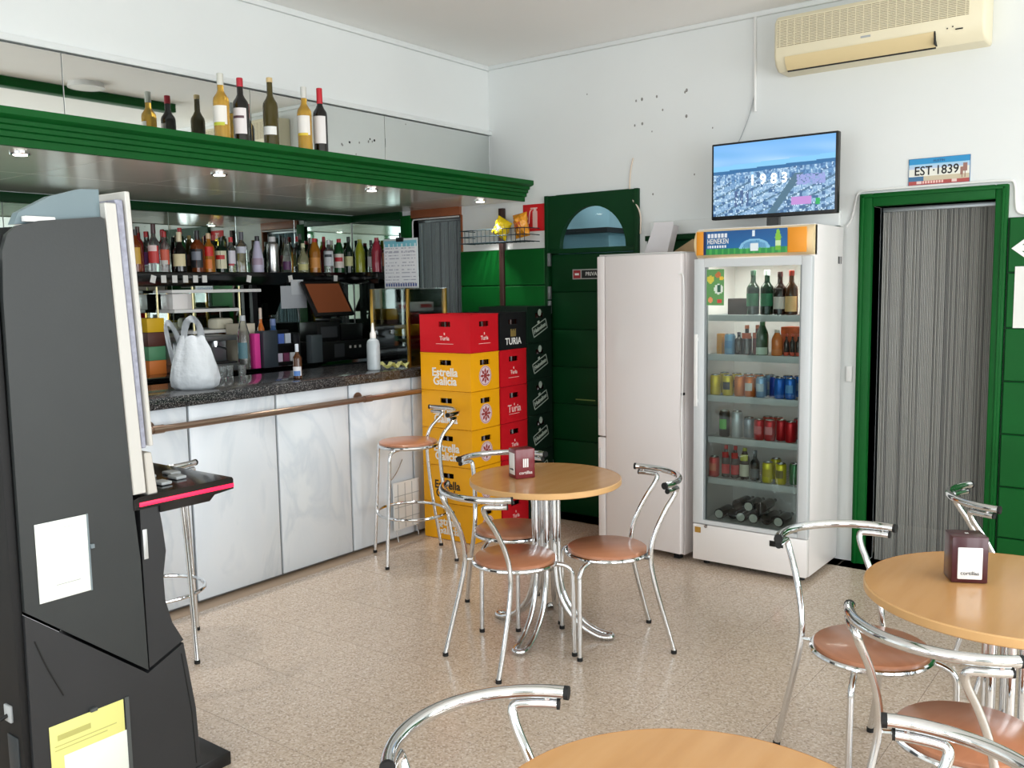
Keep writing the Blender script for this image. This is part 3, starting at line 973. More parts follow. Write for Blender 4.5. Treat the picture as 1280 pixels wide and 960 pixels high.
b = T(); tube(b, smooth_path([(-.012, -.006, 1.68), (.012, .0, 1.685), (.016, .004, 1.60), (.014, .004, 1.25), (.008, .002, 1.0), (.002, .0, .82), (.006, .01, .62)], 2), .004, 8)
fin(b, 'door_cord', white_plastic, fr)
ct = thing('white_carton', 'small white carton leaning on top of the white fridge', 'carton', (-2.68, 5.06, 1.8062), R(8))
b = T(); prism(b, [(-.085, 0), (.065, 0), (.105, .17), (-.02, .17)], 'y', -.05, .05); fin(b, 'body', mat('greyish_carton', (204, 200, 202), .6), ct, smooth=0)
boxes('flap', mat('greyish_carton', (204, 200, 202), .6), ct, [(-.02, .105, -.05, -.047, .17, .19)])
cc = T(); prism(cc, [(-.26, 0.0), (.20, .0), (.26, .08), (-.02, .055), (-.1, .09)], 'y', -.004, .004)
cc = fin(cc, 'cardboard_scrap', mat('stained_cardboard', (190, 160, 122), .8, noise=.15, nscale=9), None, smooth=0, loc=(-2.42, 5.19, 1.8062))
tag(cc, 'torn stained cardboard strip behind the cooler header on the white fridge', 'cardboard')

# ------------------------------------------------------------------ drinks cooler
ck = thing('drinks_cooler', 'tall white glass door drinks cooler with an orange framed beer banner', 'drinks cooler', (-1.96, 4.735, 0))
hx, dp, ht = .332, .515, 1.925
boxes('side_wall', white_enamel, ck, [(hx - .035, hx, .045, dp, .03, ht)], bev=.006)
boxes('side_wall', white_enamel, ck, [(-hx, -hx + .035, .045, dp, .03, ht)], bev=.006)
boxes('rear_wall', white_enamel, ck, [(-hx + .035, hx - .035, dp - .03, dp, .03, ht)])
boxes('top_panel', white_enamel, ck, [(-hx + .035, hx - .035, .05, dp - .03, 1.76, ht)])
boxes('floor_panel', white_plastic, ck, [(-hx + .035, hx - .035, .06, dp - .03, .225, .262)])
boxes('kick_panel', white_enamel, ck, [(-hx, hx, .0, .05, .035, .245)], bev=.006)
boxes('machine_space', rubber, ck, [(-hx + .036, hx - .036, .052, dp - .03, .03, .223)])
for sx in (-1, 1):
    for yy in (.08, dp - .06):
        b = T(); lathe(b, [(.018, 0), (.018, .034)], 12, (sx * .28, yy, 0)); fin(b, 'foot', rubber, ck)
# header with curved front
b = T()
pf = [(.045, 1.765)] + [(.045 - .045 * sin(pi * i / 10) ** .6, 1.765 + .155 * i / 10) for i in range(1, 10)] + [(.045, 1.92), (.08, 1.92), (.08, 1.765)]
prism(b, pf, 'x', -hx, hx)
hd = fin(b, 'header', mat('cream_header', (238, 214, 168), .4), ck)
orange = mat('orange_header', (232, 150, 40), .45)
for q in ((-.315, -.272, -.006, .004, 1.778, 1.908), (.205, .304, -.006, .004, 1.778, 1.908)):
    boxes('orange_panel', orange, hd, [q], bev=.002)
def banner(u, v):
    c = [22, 84 + 26 * (1 - v), 146 + 26 * (1 - v)]
    if v < .24: c = [40, 140, 70] if (int(u * 40) % 3) else [70, 165, 80]
    if u < .03: c = [20, 40, 90]
    d = math.hypot((u - .62) * 2.3, (v - .2) * 1.0)
    if v >= .2 and d < .42 and (d > .34 or int((u * 90 + v * 20)) % 2): c = [130, 190, 226]
    if abs(u - .62) < .05 and .1 < v < .42: c = [226, 236, 240]
    if abs(u - .61) < .02 and .72 < v < .95: c = [220, 235, 245]
    w = .030 if v < .62 else .030 * (1 - (v - .62) / .38) + .008
    if abs(u - .895) < w and .1 < v < .97: c = [130, 190, 60] if v > .5 else ([200, 226, 180] if v > .3 else [110, 176, 50])
    if .27 < v < .38 and .05 < u < .29 and int(u * 96) % 3: c = [226, 232, 240]
    if .72 < v < .90 and .05 < u < .29 and int(u * 96) % 4: c = [226, 232, 240]
    return c
bn = picture('banner', .475, .128, 96, 28, banner, hd, (-.0335, -.0075, 1.843), FRONT)
text('lettering', 'HEINEKEN', .040, lettering_white, bn, (-.152, .007, .0012), (0, 0, 0), offset=.0003, sx=.64, space=1.06)
# door
greyd = mat('light_grey_frame', (204, 208, 210), .4)
b = T()
box(b, -hx, -hx + .062, 0, .045, .25, 1.758, bev=.004); box(b, hx - .052, hx, 0, .045, .25, 1.758, bev=.004)
box(b, -hx + .062, hx - .052, 0, .045, 1.712, 1.758); box(b, -hx + .062, hx - .052, 0, .045, .25, .272)
dr = fin(b, 'door', greyd, ck)
boxes('seal', mat('grey_seal', (140, 146, 148), .5), dr, [(-hx + .062, -hx + .070, .006, .04, .272, 1.712), (hx - .060, hx - .052, .006, .04, .272, 1.712)])
boxes('glass', pane_cool, dr, [(-hx + .062, hx - .052, .018, .023, .272, 1.712)], smooth=0)
boxes('handle', white_plastic, dr, [(-hx + .012, -hx + .030, -.022, -.004, .93, 1.34), (-hx + .012, -hx + .030, -.006, .002, .95, .97), (-hx + .012, -hx + .030, -.006, .002, 1.30, 1.32)], bev=.003)
def stk(u, v):
    c = [96, 150, 88]
    for (cu, cv, r, k) in ((.25, .72, .2, (210, 196, 70)), (.68, .84, .16, (190, 110, 60)), (.7, .45, .26, (216, 228, 216)), (.25, .15, .15, (226, 150, 100)), (.75, .12, .12, (200, 70, 60)), (.85, .75, .12, (226, 190, 60))):
        if math.hypot(u - cu, (v - cv) * 1.9) < r: c = list(k)
    if abs(u - .7) < .1 and .38 < v < .56: c = [40, 90, 70]
    return c
picture('window_sticker', .108, .20, 16, 30, stk, dr, (-.212, .0165, 1.60), FRONT)
boxes('maker_plate', gold, ck, [(-.318, -.282, -.002, .001, .195, .228)])
b = T(); tube(b, [(-.25, -.006, .238), (-.25, .004, .238)], .009, 12); fin(b, 'lock', dull_chrome, ck)
boxes('thermostat', black_plastic, ck, [(.128, .205, -.003, .002, .183, .215)], bev=.001)
boxes('display_light', mat('red_led', (255, 40, 70), .5, emit=1.2), ck, [(.166, .196, -.0036, -.0025, .190, .208)])
boxes('side_mark', lettering_black, ck, [(hx, hx + .0012, .43, .445, 1.72, 1.76), (hx, hx + .0012, .455, .463, 1.72, 1.76), (hx, hx + .0012, .48, .488, 1.72, 1.76)])
SZ = [1.445, 1.222, .988, .750, .512]
for z in SZ:
    b = T()
    for k in range(26):
        x = -hx + .045 + k * (2 * hx - .09) / 25
        box(b, x - .0018, x + .0018, .075, dp - .035, z - .004, z)
    for yy in (.2, .35, dp - .04):
        box(b, -hx + .037, hx - .037, yy - .003, yy + .003, z - .008, z - .004)
    o = fin(b, 'shelf', mat('shelf_white', (206, 210, 210), .4), ck, smooth=0)
    boxes('shelf_edge', mat('shelf_white', (206, 210, 210), .4), o, [(-hx + .037, hx - .037, .060, .075, z - .034, z + .002)], bev=.002)
boxes('light_strip', mat('cooler_tube', (255, 244, 214), .5, emit=4.0), ck, [(-.22, -.02, .07, .09, 1.735, 1.752), (.0, .16, .07, .09, 1.735, 1.752)])
area('cooler_lamp', (-1.96, 4.86, 1.73), (0, 0, 0), .4, .06, 3.6, (1, .97, .92))

# ------------------------------------------------------------------ bottles and cans
def gm(name, rgb, trans=0.0, rough=.06):
    return mat('bottle_' + name, rgb, rough, trans=trans, coat=.3 if not trans else 0)
G = dict(clear=gm('clear_glass', (226, 232, 228), .92), amber=gm('amber_glass', (206, 132, 40), .45), gold=gm('gold_liquid', (226, 176, 70), .55), brown=gm('brown_glass', (70, 40, 20), .1), olive=gm('olive_glass', (74, 66, 30), .15),
         black=gm('black_glass', (16, 14, 14)), green=gm('green_glass', (24, 76, 38), .15), dgreen=gm('dark_green_glass', (14, 38, 24), .05), whisky=gm('whisky', (130, 62, 26), .3), silver=mat('bottle_silver', (196, 196, 196), .25, metal=1.0),
         lilac=gm('frosted_lilac', (196, 192, 214), 0, .3), yellowgreen=gm('yellow_green', (160, 166, 40), .1), pink=gm('pink_red', (176, 56, 74), .1), redl=gm('red_liquid', (130, 30, 30), .2), cream=gm('cream_glass', (220, 210, 190), .1), cola=gm('cola', (34, 16, 12)), juice=gm('orange_juice', (226, 120, 40)), blueg=gm('blue_glass', (70, 110, 170), .3), pale=gm('pale_liquid', (216, 216, 170), .7))
def cm(rgb):
    return mat('print_%d_%d_%d' % rgb, rgb, .45)
def cap_m(rgb):
    return mat('cap_%d_%d_%d' % rgb, rgb, .35)
PROF = {
    'wine': lambda r, h: [(r * .8, 0), (r, .006), (r, h * .58), (r * .93, h * .63), (r * .6, h * .69), (r * .40, h * .74), (r * .37, h * .96)],
    'spirit': lambda r, h: [(r * .85, 0), (r, .006), (r, h * .62), (r * .9, h * .68), (r * .55, h * .74), (r * .38, h * .78), (r * .36, h * .93)],
    'round': lambda r, h: [(r * .75, 0), (r * .95, .01), (r, h * .3), (r, h * .45), (r * .8, h * .58), (r * .45, h * .68), (r * .34, h * .74), (r * .33, h * .93)],
    'cone': lambda r, h: [(r * .9, 0), (r, .008), (r, h * .35), (r * .8, h * .55), (r * .5, h * .78), (r * .36, h * .9), (r * .36, h * .94)],
    'tallround': lambda r, h: [(r * .85, 0), (r, .008), (r, h * .60), (r * .92, h * .68), (r * .65, h * .8), (r * .42, h * .9), (r * .38, h * .95)],
    'shaker': lambda r, h: [(r * .95, 0), (r, .006), (r, h * .72), (r * .92, h * .8), (r * .55, h * .86), (r * .5, h * .95)],
}
VIEW = R(-52)    # labels face the room
def bottle(name, label, loc, h, r, kind='spirit', glass='clear', cap=(20, 20, 20), lab=None, lab2=None, capf=.86, sq=0.0, group=None, cat='bottle', face=VIEW, n=18):
    b = T()
    pr = PROF[kind](r, h)
    lathe(b, pr, 20 if sq else n, (0, 0, 0), sq * .25)
    o = fin(b, name, G[glass], None, loc=loc)
    tag(o, label, cat, group)
    ncr = pr[-1][0]
    b = T(); lathe(b, [(ncr * 1.12, h * capf), (ncr * 1.15, h * (capf + .01)), (ncr * 1.12, h * .995), (ncr * .9, h)], 14)
    fin(b, 'cap', cap_m(cap), o)
    k = 1 + .22 * sq
    if lab:
        z0, z1, c = lab
        b = T(); band(b, r * 1.018, h * z0, h * z1, face - 1.15, face + 1.15, 12, sq=sq * .25); fin(b, 'label', cm(c), o)
    if lab2:
        z0, z1, c = lab2
        b = T(); band(b, r * 1.032, h * z0, h * z1, face - .8, face + .8, 10, sq=sq * .25); fin(b, 'label_band', cm(c), o)
    return o
zs_ = 1.75
def sb(y, h, r, kind, glass, cap, lab, lab2, label, x=-5.46, sq=0, capf=.86):
    return bottle('liquor_bottle', label, (x, y, zs_), h, r, kind, glass, cap, lab, lab2, capf, sq, 'bottles on the bar shelf', 'bottle')
WH = (230, 226, 216)
sb(3.245, .275, .038, 'spirit', 'whisky', (24, 20, 20), (.2, .58, (206, 164, 60)), None, 'whisky bottle with gold label and black cap beside the machine')
sb(3.318, .30, .034, 'spirit', 'redl', (70, 40, 30), (.25, .5, (90, 20, 24)), None, 'dark red bottle second from the machine on the shelf', -5.55)
sb(3.374, .315, .037, 'wine', 'clear', (60, 20, 24), (.2, .55, (200, 60, 58)), (.44, .56, (236, 210, 206)), 'tall clear bottle with red label and dark cap', capf=.8)
sb(3.449, .27, .038, 'spirit', 'clear', (166, 24, 32), (.2, .56, (206, 92, 70)), (.2, .30, (200, 196, 190)), 'clear bottle with orange red label and red cap')
sb(3.50, .285, .034, 'spirit', 'redl', (176, 34, 40), (.25, .5, (160, 30, 34)), None, 'red capped bottle behind the black round whisky', -5.56)
sb(3.56, .27, .046, 'round', 'black', (226, 214, 180), (.16, .46, (222, 208, 166)), None, 'round black bottle with big cream label and cream neck', capf=.76)
sb(3.625, .305, .036, 'spirit', 'green', (168, 28, 36), (.25, .55, (40, 110, 56)), None, 'green bottle with red cap behind the round whisky', -5.55)
sb(3.696, .285, .043, 'spirit', 'whisky', (18, 18, 20), (.12, .56, (34, 34, 38)), (.30, .5, (130, 134, 146)), 'square whiskey bottle with black label and black cap', sq=1, capf=.78)
sb(3.785, .27, .037, 'spirit', 'amber', (222, 190, 150), (.42, .66, (206, 40, 34)), (.1, .34, (214, 116, 40)), 'amber whisky bottle with red label and pale cap', sq=.7)
sb(3.80, .24, .032, 'spirit', 'dgreen', (20, 40, 26), (.2, .5, (60, 90, 60)), None, 'dark green bottle behind the amber whisky', -5.57)
sb(3.885, .245, .042, 'spirit', 'dgreen', (22, 34, 22), (.12, .62, (214, 210, 180)), (.38, .50, (190, 40, 36)), 'square dark green liqueur bottle with red banded label', sq=1, capf=.9)
sb(3.965, .25, .037, 'spirit', 'clear', (196, 40, 40), (.25, .62, (214, 210, 220)), (.2, .26, (176, 70, 80)), 'clear gin bottle with white label, red cap', sq=.6)
sb(4.055, .29, .040, 'spirit', 'clear', (84, 84, 92), (.48, .64, (196, 200, 212)), None, 'clear ribbed gin bottle with grey cap', capf=.8)
sb(4.12, .275, .034, 'wine', 'gold', (120, 110, 50), (.2, .55, (188, 166, 52)), None, 'yellow bottle with gold label behind the ribbed gin', -5.55)
sb(4.19, .265, .042, 'cone', 'lilac', (24, 22, 30), (.22, .40, (170, 150, 170)), None, 'frosted lilac cone shaped bottle with black cap')
sb(4.25, .23, .036, 'spirit', 'black', (30, 40, 36), None, None, 'black bottle in the gap beside the lilac one', -5.56)
sb(4.326, .265, .043, 'shaker', 'silver', (206, 206, 206), None, None, 'silver metal bottle standing on the shelf')
sb(4.395, .255, .032, 'spirit', 'pale', (150, 120, 80), (.3, .6, (170, 130, 90)), None, 'slim pale bottle right of the silver one', -5.53)
sb(4.455, .25, .034, 'cone', 'clear', (18, 18, 22), (.1, .35, (84, 44, 84)), None, 'clear bottle with purple base label and black cap')
sb(4.515, .245, .032, 'spirit', 'green', (216, 216, 206), (.2, .5, (216, 216, 210)), None, 'small green bottle with white cap and label', -5.53)
sb(4.61, .225, .040, 'round', 'pale', (206, 206, 170), (.1, .3, (196, 190, 130)), None, 'squat pale yellow round bottle')
sb(4.65, .30, .032, 'wine', 'dgreen', (22, 24, 30), None, None, 'tall dark bottle behind the squat pale one', -5.54)
sb(4.725, .265, .043, 'tallround', 'amber', (186, 30, 34), (.15, .45, (206, 140, 66)), None, 'amber bottle with red cap and orange label')
sb(4.79, .27, .034, 'spirit', 'green', (190, 190, 180), None, None, 'green bottle behind the amber red capped one', -5.57)
sb(4.865, .26, .038, 'spirit', 'clear', (206, 206, 206), (.22, .66, (206, 210, 214)), (.48, .56, (70, 74, 80)), 'clear bottle with tall white label and grey band', sq=.6)
sb(4.915, .29, .032, 'wine', 'redl', (150, 24, 30), None, None, 'dark red bottle behind the white labelled one', -5.57)
sb(4.973, .27, .041, 'tallround', 'green', (176, 28, 38), (.16, .56, (226, 216, 206)), (.34, .46, (186, 40, 50)), 'green vermouth bottle with red cap and white label')
sb(5.075, .29, .036, 'wine', 'dgreen', (24, 40, 28), (.2, .46, (206, 206, 150)), None, 'dark green wine bottle near the shelf corner')
sb(5.17, .27, .041, 'tallround', 'yellowgreen', (140, 146, 34), None, None, 'yellow green liqueur bottle at the shelf corner', -5.432)
sb(5.19, .26, .030, 'spirit', 'clear', (24, 24, 26), (.2, .5, (206, 206, 206)), None, 'clear bottle between the yellow green and the pink one', -5.325)
sb(5.17, .275, .043, 'tallround', 'pink', (170, 50, 66), None, None, 'pink red liqueur bottle on the shelf return')
bpy.data.objects['liquor_bottle.030'].location = (-5.241, 5.17, zs_) if 'liquor_bottle.030' in bpy.data.objects else (0, 0, 0)
sb(5.17, .255, .040, 'spirit', 'brown', (206, 206, 196), (.2, .6, (170, 110, 84)), None, 'brown bottle with copper label next to the menu board', -5.125, sq=.7)
sb(3.05, .28, .038, 'spirit', 'whisky', (20, 20, 20), (.2, .55, WH), None, 'whisky bottle with white label behind the machine edge')

XB = [(3.41, .275, 'spirit', 'clear', (190, 40, 40), 'clear bottle with red cap between two red labelled ones'), (3.665, .25, 'wine', 'brown', (60, 60, 64), 'brown bottle behind the square whiskey'),
      (3.735, .26, 'tallround', 'olive', (150, 130, 60), 'olive bottle behind the amber whisky'), (3.925, .27, 'wine', 'dgreen', (170, 40, 40), 'dark green bottle with red cap behind the gin'),
      (4.01, .235, 'spirit', 'pale', (90, 110, 70), 'pale bottle behind the ribbed gin'), (4.555, .275, 'wine', 'olive', (24, 24, 26), 'olive wine bottle behind the squat one'),
      (4.68, .285, 'spirit', 'clear', (206, 40, 44), 'clear bottle with red cap behind the amber one'), 
      (5.03, .265, 'wine', 'pale', (206, 206, 200), 'pale bottle between vermouth and corner wine')]
for (yy, hh_, kd, gl, cp, lb) in XB:
    sb(yy, hh_, .033, kd, gl, cp, (.2, .5, (random.randint(90, 220), random.randint(70, 200), random.randint(60, 190))), None, lb, -5.608)

# wine bottles on the canopy shelf
WX = -3.872
def wine(y, h, glass, cap, lab, lab2, label, capf=.80, kind='wine'):
    return bottle('wine_bottle', label, (WX, y, 2.3605), h, .0385, kind, glass, cap, lab, lab2, capf, 0, 'wine bottles on the canopy shelf', 'bottle', R(-62), 24)
wine(2.796, .316, 'gold', (206, 206, 196), (.22, .50, (232, 228, 220)), (.20, .25, (190, 196, 60)), 'amber white wine bottle with clear foil, leftmost on the canopy', .82)
wine(2.91, .313, 'black', (176, 28, 46), (.12, .52, (226, 220, 220)), (.36, .40, (90, 60, 70)), 'red wine bottle with pink red foil between amber and olive bottles', .86)
wine(3.093, .345, 'olive', (206, 180, 130), (.16, .28, (226, 226, 222)), None, 'olive brown wine bottle with cork and small white label', .93)
wine(3.315, .335, 'gold', (206, 206, 200), (.24, .54, (232, 228, 222)), (.23, .27, (226, 196, 60)), 'golden wine bottle with white label second from the right end', .82)
wine(3.425, .345, 'black', (190, 24, 40), (.14, .56, (228, 224, 222)), None, 'red wine bottle with bright red foil, rightmost on the canopy', .76)

# cooler contents
CX = lambda u: -2.211 + (u - 895) * .004712
def can(u, sh, body, label, y=4.845, tall=False, rim=None, stripe=None, z=None, nm='drink_can', back=False):
    h = .150 if tall else .115
    r = .0305
    b = T()
    lathe(b, [(.026, 0), (r, .008), (r, h - .014), (.026, h - .002), (.024, h), (.022, h - .004)], 18)
    o = fin(b, nm, mat('can_%d_%d_%d' % body, body, .3, metal=.35), None, loc=(CX(u), y, (SZ[sh] if z is None else z) + .0005))
    tag(o, label, 'can', 'drinks in the cooler')
    b = T(); lathe(b, [(.0262, h - .003), (.0262, h + .001), (.0225, h + .001), (.0225, h - .0035)], 16); fin(b, 'lid', dull_chrome, o)
    if stripe:
        b = T(); band(b, r * 1.01, h * .3, h * .68, R(-90) - .75, R(-90) + .75, 8); fin(b, 'print', cm(stripe), o)
    if back:
        k = dup(o)
        k.location = (CX(u), 4.968, o.location.z)
        k['label'] = label.replace(' can', ' can one row behind', 1)
    return o
def cb(u, sh, h, r, kind, glass, cap, lab, lab2, label, y=4.86, z=None, capf=.88):
    return bottle('drink_bottle', label, (CX(u), y, (SZ[sh] if z is None else z) + .0005), h, r, kind, glass, cap, lab, lab2, capf, 0, 'drinks in the cooler', 'bottle', R(-80))
# first shelf
def small_box(name, label, cat, u, y, z, w, d, h, m, group='drinks in the cooler', rz=0):
    b = T(); box(b, -w / 2, w / 2, -d / 2, d / 2, 0, h, bev=.003)
    return tag(fin(b, name, m, None, loc=(CX(u) if u is not None else 0, y, z), rot=(0, 0, rz)), label, cat, group)
small_box('dark_carton', 'dark carton lying at left on the top cooler shelf', 'carton', 921, 4.93, SZ[0] + .0005, .12, .12, .09, mat('dark_carton', (58, 46, 44), .6))
cb(941, 0, .245, .036, 'wine', 'dgreen', (26, 60, 40), (.2, .48, (52, 120, 84)), None, 'dark green bottle, left one of the pair on the top cooler shelf')
cb(958, 0, .245, .036, 'wine', 'dgreen', (190, 196, 190), (.2, .48, (52, 120, 84)), None, 'dark green bottle with pale cap on the top cooler shelf')
cb(973.5, 0, .235, .034, 'wine', 'cola', (60, 30, 30), (.14, .42, (216, 206, 200)), None, 'dark bottle with white label on the top cooler shelf')
cb(987, 0, .24, .034, 'wine', 'brown', (150, 40, 20), (.08, .42, (226, 186, 130)), None, 'brown bottle with cream orange label on the top cooler shelf')
cb(999, 0, .24, .032, 'wine', 'juice', (190, 60, 30), (.1, .4, (226, 120, 50)), None, 'orange bottle at the right end of the top cooler shelf', 4.93)
# second shelf
small_box('juice_carton', 'slim orange carton at left of the second cooler shelf', 'carton', 901, 4.86, SZ[1] + .0005, .03, .05, .115, mat('orange_carton', (206, 140, 50), .5))
can(914, 1, (120, 170, 206), 'light blue can on the second cooler shelf', stripe=(90, 146, 196))
cb(924, 1, .125, .025, 'spirit', 'cola', (60, 40, 70), None, None, 'small dark purple bottle on the second cooler shelf')
cb(934, 1, .165, .028, 'wine', 'cola', (226, 110, 50), (.55, .74, (216, 96, 50)), None, 'cola bottle with orange cap, left one on the second cooler shelf')
cb(943.5, 1, .165, .026, 'wine', 'redl', (226, 110, 50), (.55, .74, (216, 96, 50)), None, 'dark red bottle with orange cap on the second cooler shelf', 4.90)
cb(953, 1, .185, .034, 'tallround', 'green', (40, 110, 60), (.02, .24, (196, 220, 200)), None, 'green soda bottle on the second cooler shelf')
cb(971, 1, .14, .030, 'tallround', 'juice', (226, 216, 200), (.02, .25, (226, 130, 60)), None, 'small orange juice bottle with white top on the second cooler shelf')
small_box('snack_carton', 'orange red carton at right of the second cooler shelf', 'carton', 984, 4.97, SZ[1] + .0005, .13, .10, .155, mat('orange_red_carton', (196, 88, 40), .5, noise=.3, nscale=30))
for q, u in enumerate((981, 988, 995)):
    cb(u, 1, .12, .014, 'wine', 'cola', (206, 80, 50), (.0, .16, (226, 90, 60)), None, 'thin dark bottle before the orange red carton, %s from left' % ('first', 'second', 'third')[q], 4.875)
# third shelf
for u, c, s, l in ((896, (236, 206, 30), None, 'yellow can, leftmost on the third cooler shelf'), (912, (232, 206, 34), (52, 52, 60), 'yellow can with dark print on the third cooler shelf'), (927, (226, 126, 60), None, 'orange can next to the yellow cans on the third cooler shelf'), (940, (228, 120, 50), (236, 226, 220), 'orange can with white print on the third cooler shelf'), (954, (150, 186, 222), (210, 226, 240), 'silvery light blue can on the third cooler shelf'), (966, (40, 70, 170), None, 'dark blue can behind the silvery one on the third cooler shelf'), (976, (40, 110, 206), None, 'bright blue can, second from right on the third cooler shelf'), (989, (44, 116, 210), (110, 170, 230), 'bright blue can, rightmost on the third cooler shelf')):
    can(u, 2, c, l, stripe=s, y=4.90 if u == 966 else 4.845, back=u != 966)
# fourth shelf
for u, c, s, l, tl in ((908, (24, 26, 26), (90, 190, 70), 'tall black energy drink can with green print on the fourth cooler shelf', True), (924, (196, 200, 204), None, 'tall silver can on the fourth cooler shelf', True), (936, (150, 156, 166), None, 'grey can beside the tall silver one', False), (952, (196, 24, 34), (226, 120, 124), 'red can, leftmost of the red ones on the fourth cooler shelf', False), (965, (200, 28, 38), (232, 140, 144), 'red can, second of the red ones on the fourth cooler shelf', False), (976, (190, 24, 34), None, 'red can, third of the red ones on the fourth cooler shelf', False), (990, (204, 26, 36), None, 'red can at the right end of the fourth cooler shelf', False)):
    can(u, 3, c, l, tall=tl, stripe=s, y=4.88 if u in (936, 976) else 4.845, back=u in (952, 965, 990))
# fifth shelf
can(895, 4, (214, 40, 40), 'red can at left of the fifth cooler shelf', stripe=(230, 120, 90))
for q, u in enumerate((909, 921)):
    cb(u, 4, .185, .025, 'wine', 'cola', (206, 40, 40), (.12, .42, (210, 46, 50)), (.62, .8, (200, 44, 44)), 'small cola bottle with red label, %s one on the fifth cooler shelf' % ('left', 'right')[q])
cb(933, 4, .18, .028, 'tallround', 'cola', (206, 206, 90), (.1, .48, (222, 218, 196)), (.6, .8, (206, 206, 80)), 'dark bottle with white label and yellow neck on the fifth cooler shelf')
cb(946, 4, .17, .026, 'wine', 'black', (120, 120, 126), (.1, .4, (120, 122, 126)), None, 'dark bottle with silver label on the fifth cooler shelf')
can(963, 4, (232, 218, 40), 'yellow can, left of the pair on the fifth cooler shelf', stripe=(206, 186, 40), back=True)
can(979, 4, (230, 214, 44), 'yellow can, right of the pair on the fifth cooler shelf', stripe=(120, 110, 50))
can(993, 4, (60, 130, 80), 'green can at the right end of the fifth cooler shelf', y=4.88)
# bottom: dark bottles lying
random.seed(11)
for q, (u, y, z, lz, wl_) in enumerate(((903, 4.86, .263, 0, True), (917, 4.90, .263, 0, False), (931, 4.86, .263, 0, True), (946, 4.87, .263, 0, True), (961, 4.88, .263, 0, False), (977, 4.87, .263, 0, True), (924, 4.88, .325, 0, False), (939, 4.88, .325, 0, True), (954, 4.89, .325, 0, False))):
    b = T(); lathe(b, PROF['wine'](.031, .23), 16)
    o = fin(b, 'beer_bottle', G['black'], None, loc=(CX(u), y - .03, z + .032), rot=(R(-90), 0, R(random.uniform(-3, 3))))
    nth = ('first', 'second', 'third', 'fourth', 'fifth', 'sixth')
    tag(o, 'dark bottle lying in the cooler bottom, %s' % (('%s from left in the lowest row' % nth[q]) if q < 6 else ('%s from left on the upper layer' % nth[q - 6])), 'bottle', 'bottles lying in the cooler bottom')
    if wl_:
        b = T(); lathe(b, [(.0, -.001), (.024, -.001), (.024, .0005)], 14); fin(b, 'bottom_disc', cm((206, 206, 196)), o)

# ------------------------------------------------------------------ TV
tv = thing('television', 'flat television showing a city view, standing on the drinks cooler', 'television', (-1.95, 5.0, 1.9255))
boxes('stand_base', black_gloss, tv, [(-.16, .16, -.04, .12, 0, .012)], bev=.004)
boxes('stand_neck', black_gloss, tv, [(-.035, .035, .02, .05, .012, .08)])
boxes('housing', black_plastic, tv, [(-.362, .362, 0.0, .045, .062, .494)], bev=.006)
random.seed(5)
BL = [[random.random() for _ in range(160)] for _ in range(100)]
def city(u, v):
    hz = .60 + .05 * u
    if v > hz + .10:
        k = (v - hz) / (1 - hz)
        s = .5 + .5 * sin(u * 7 + v * 23) * sin(u * 3 - v * 9)
        return [96 + 70 * s * (1 - k) + 20, 178 + 40 * s * (1 - k), 232 + 14 * s]
    if v > hz - .02:
        return [128, 196, 238] if v > hz + .03 else [44, 104, 156]
    q = BL[int(v * 60)][int(u * 110)]
    q2 = BL[int(v * 24) + 5][int(u * 40) + 7]
    q3 = BL[int(v * 9)][int(u * 80)]
    base = [84 + 54 * q + 46 * q2, 130 + 50 * q + 34 * q2, 178 + 34 * q + 24 * q2]
    if v < .5 and int((u * .9 - v * 1.25 + 2) * 26) % 4 == 0: base = [72 + 20 * q, 108 + 20 * q, 138 + 16 * q]
    if .16 < u < .34 and .12 < v < .34 and int((u - .16) * 40) % 2: base = [70, 96, 140]
    if q2 < .20: base = [64, 104, 148]
    if q > .88: base = [196, 222, 242]
    if v > hz - .16 and q3 > .62: base = [58 + 60 * q, 104 + 60 * q, 156 + 50 * q]
    t = abs((u - .52) - (v - .05) * .42)
    if v < .52 and t < .035: base = [76, 112, 134]
    if .66 < u < .82 and .10 < v < .20: base = [190, 140, 208]
    if .70 < u < .93 and .36 < v < .50 and q > .3: base = [150, 160, 216]
    if .855 < u < .89 and .08 < v < .17: base = [40, 170, 90]
    if abs(u - .335) < .01 and .4 < v < .72: base = [150, 200, 236]
    return base
sc_ = picture('screen', .698, .400, 150, 84, city, tv, (0, -.001, .282), FRONT, screen_mat)
tvl = mat('screen_lettering', (236, 244, 250), .5, emit=.9)
text('lettering', '1983', .078, tvl, sc_, (-.02, -.012, .001), (0, 0, 0), space=1.75, sx=.9, offset=.0022)

# ------------------------------------------------------------------ air conditioner
ac = thing('air_conditioner', 'old cream wall air conditioner mounted high on the back wall', 'air conditioner', (-1.455, 5.10, 2.80))
b = T()
pf = [(.208, .0), (.06, .0), (.02, .03), (.0, .075), (.0, .26), (.03, .295), (.208, .30)]
prism(b, pf, 'x', -.535, .535)
bmesh.ops.bevel(b, geom=[e for e in b.edges if abs(abs(e.verts[0].co.x) - .535) < 1e-4 and abs(e.verts[0].co.x - e.verts[1].co.x) < 1e-4], offset=.018, segments=3, profile=.5, affect='EDGES')
fin(b, 'housing', cream, ac)
boxes('grille_shade', cream_grille, ac, [(-.515, .46, -.001, .002, .125, .268)])  # flat darker sheet, shade between the slats put into its colour
b = T()
z = .128
while z < .266:
    box(b, -.515, .46, -.006, .0, z, z + .0045)
    z += .0085
for i in range(24):
    x = -.5 + i * .041
    box(b, x, x + .003, -.0055, -.001, .125, .268)
fin(b, 'grille', cream, ac, smooth=0, kind='stuff')
fl_ = T(); prism(fl_, [(.055, .003), (.018, .030), (.0, .068), (-.004, .068), (.012, .026), (.050, -.003)], 'x', -.47, .30)
fin(fl_, 'air_flap', cream_dark, ac)
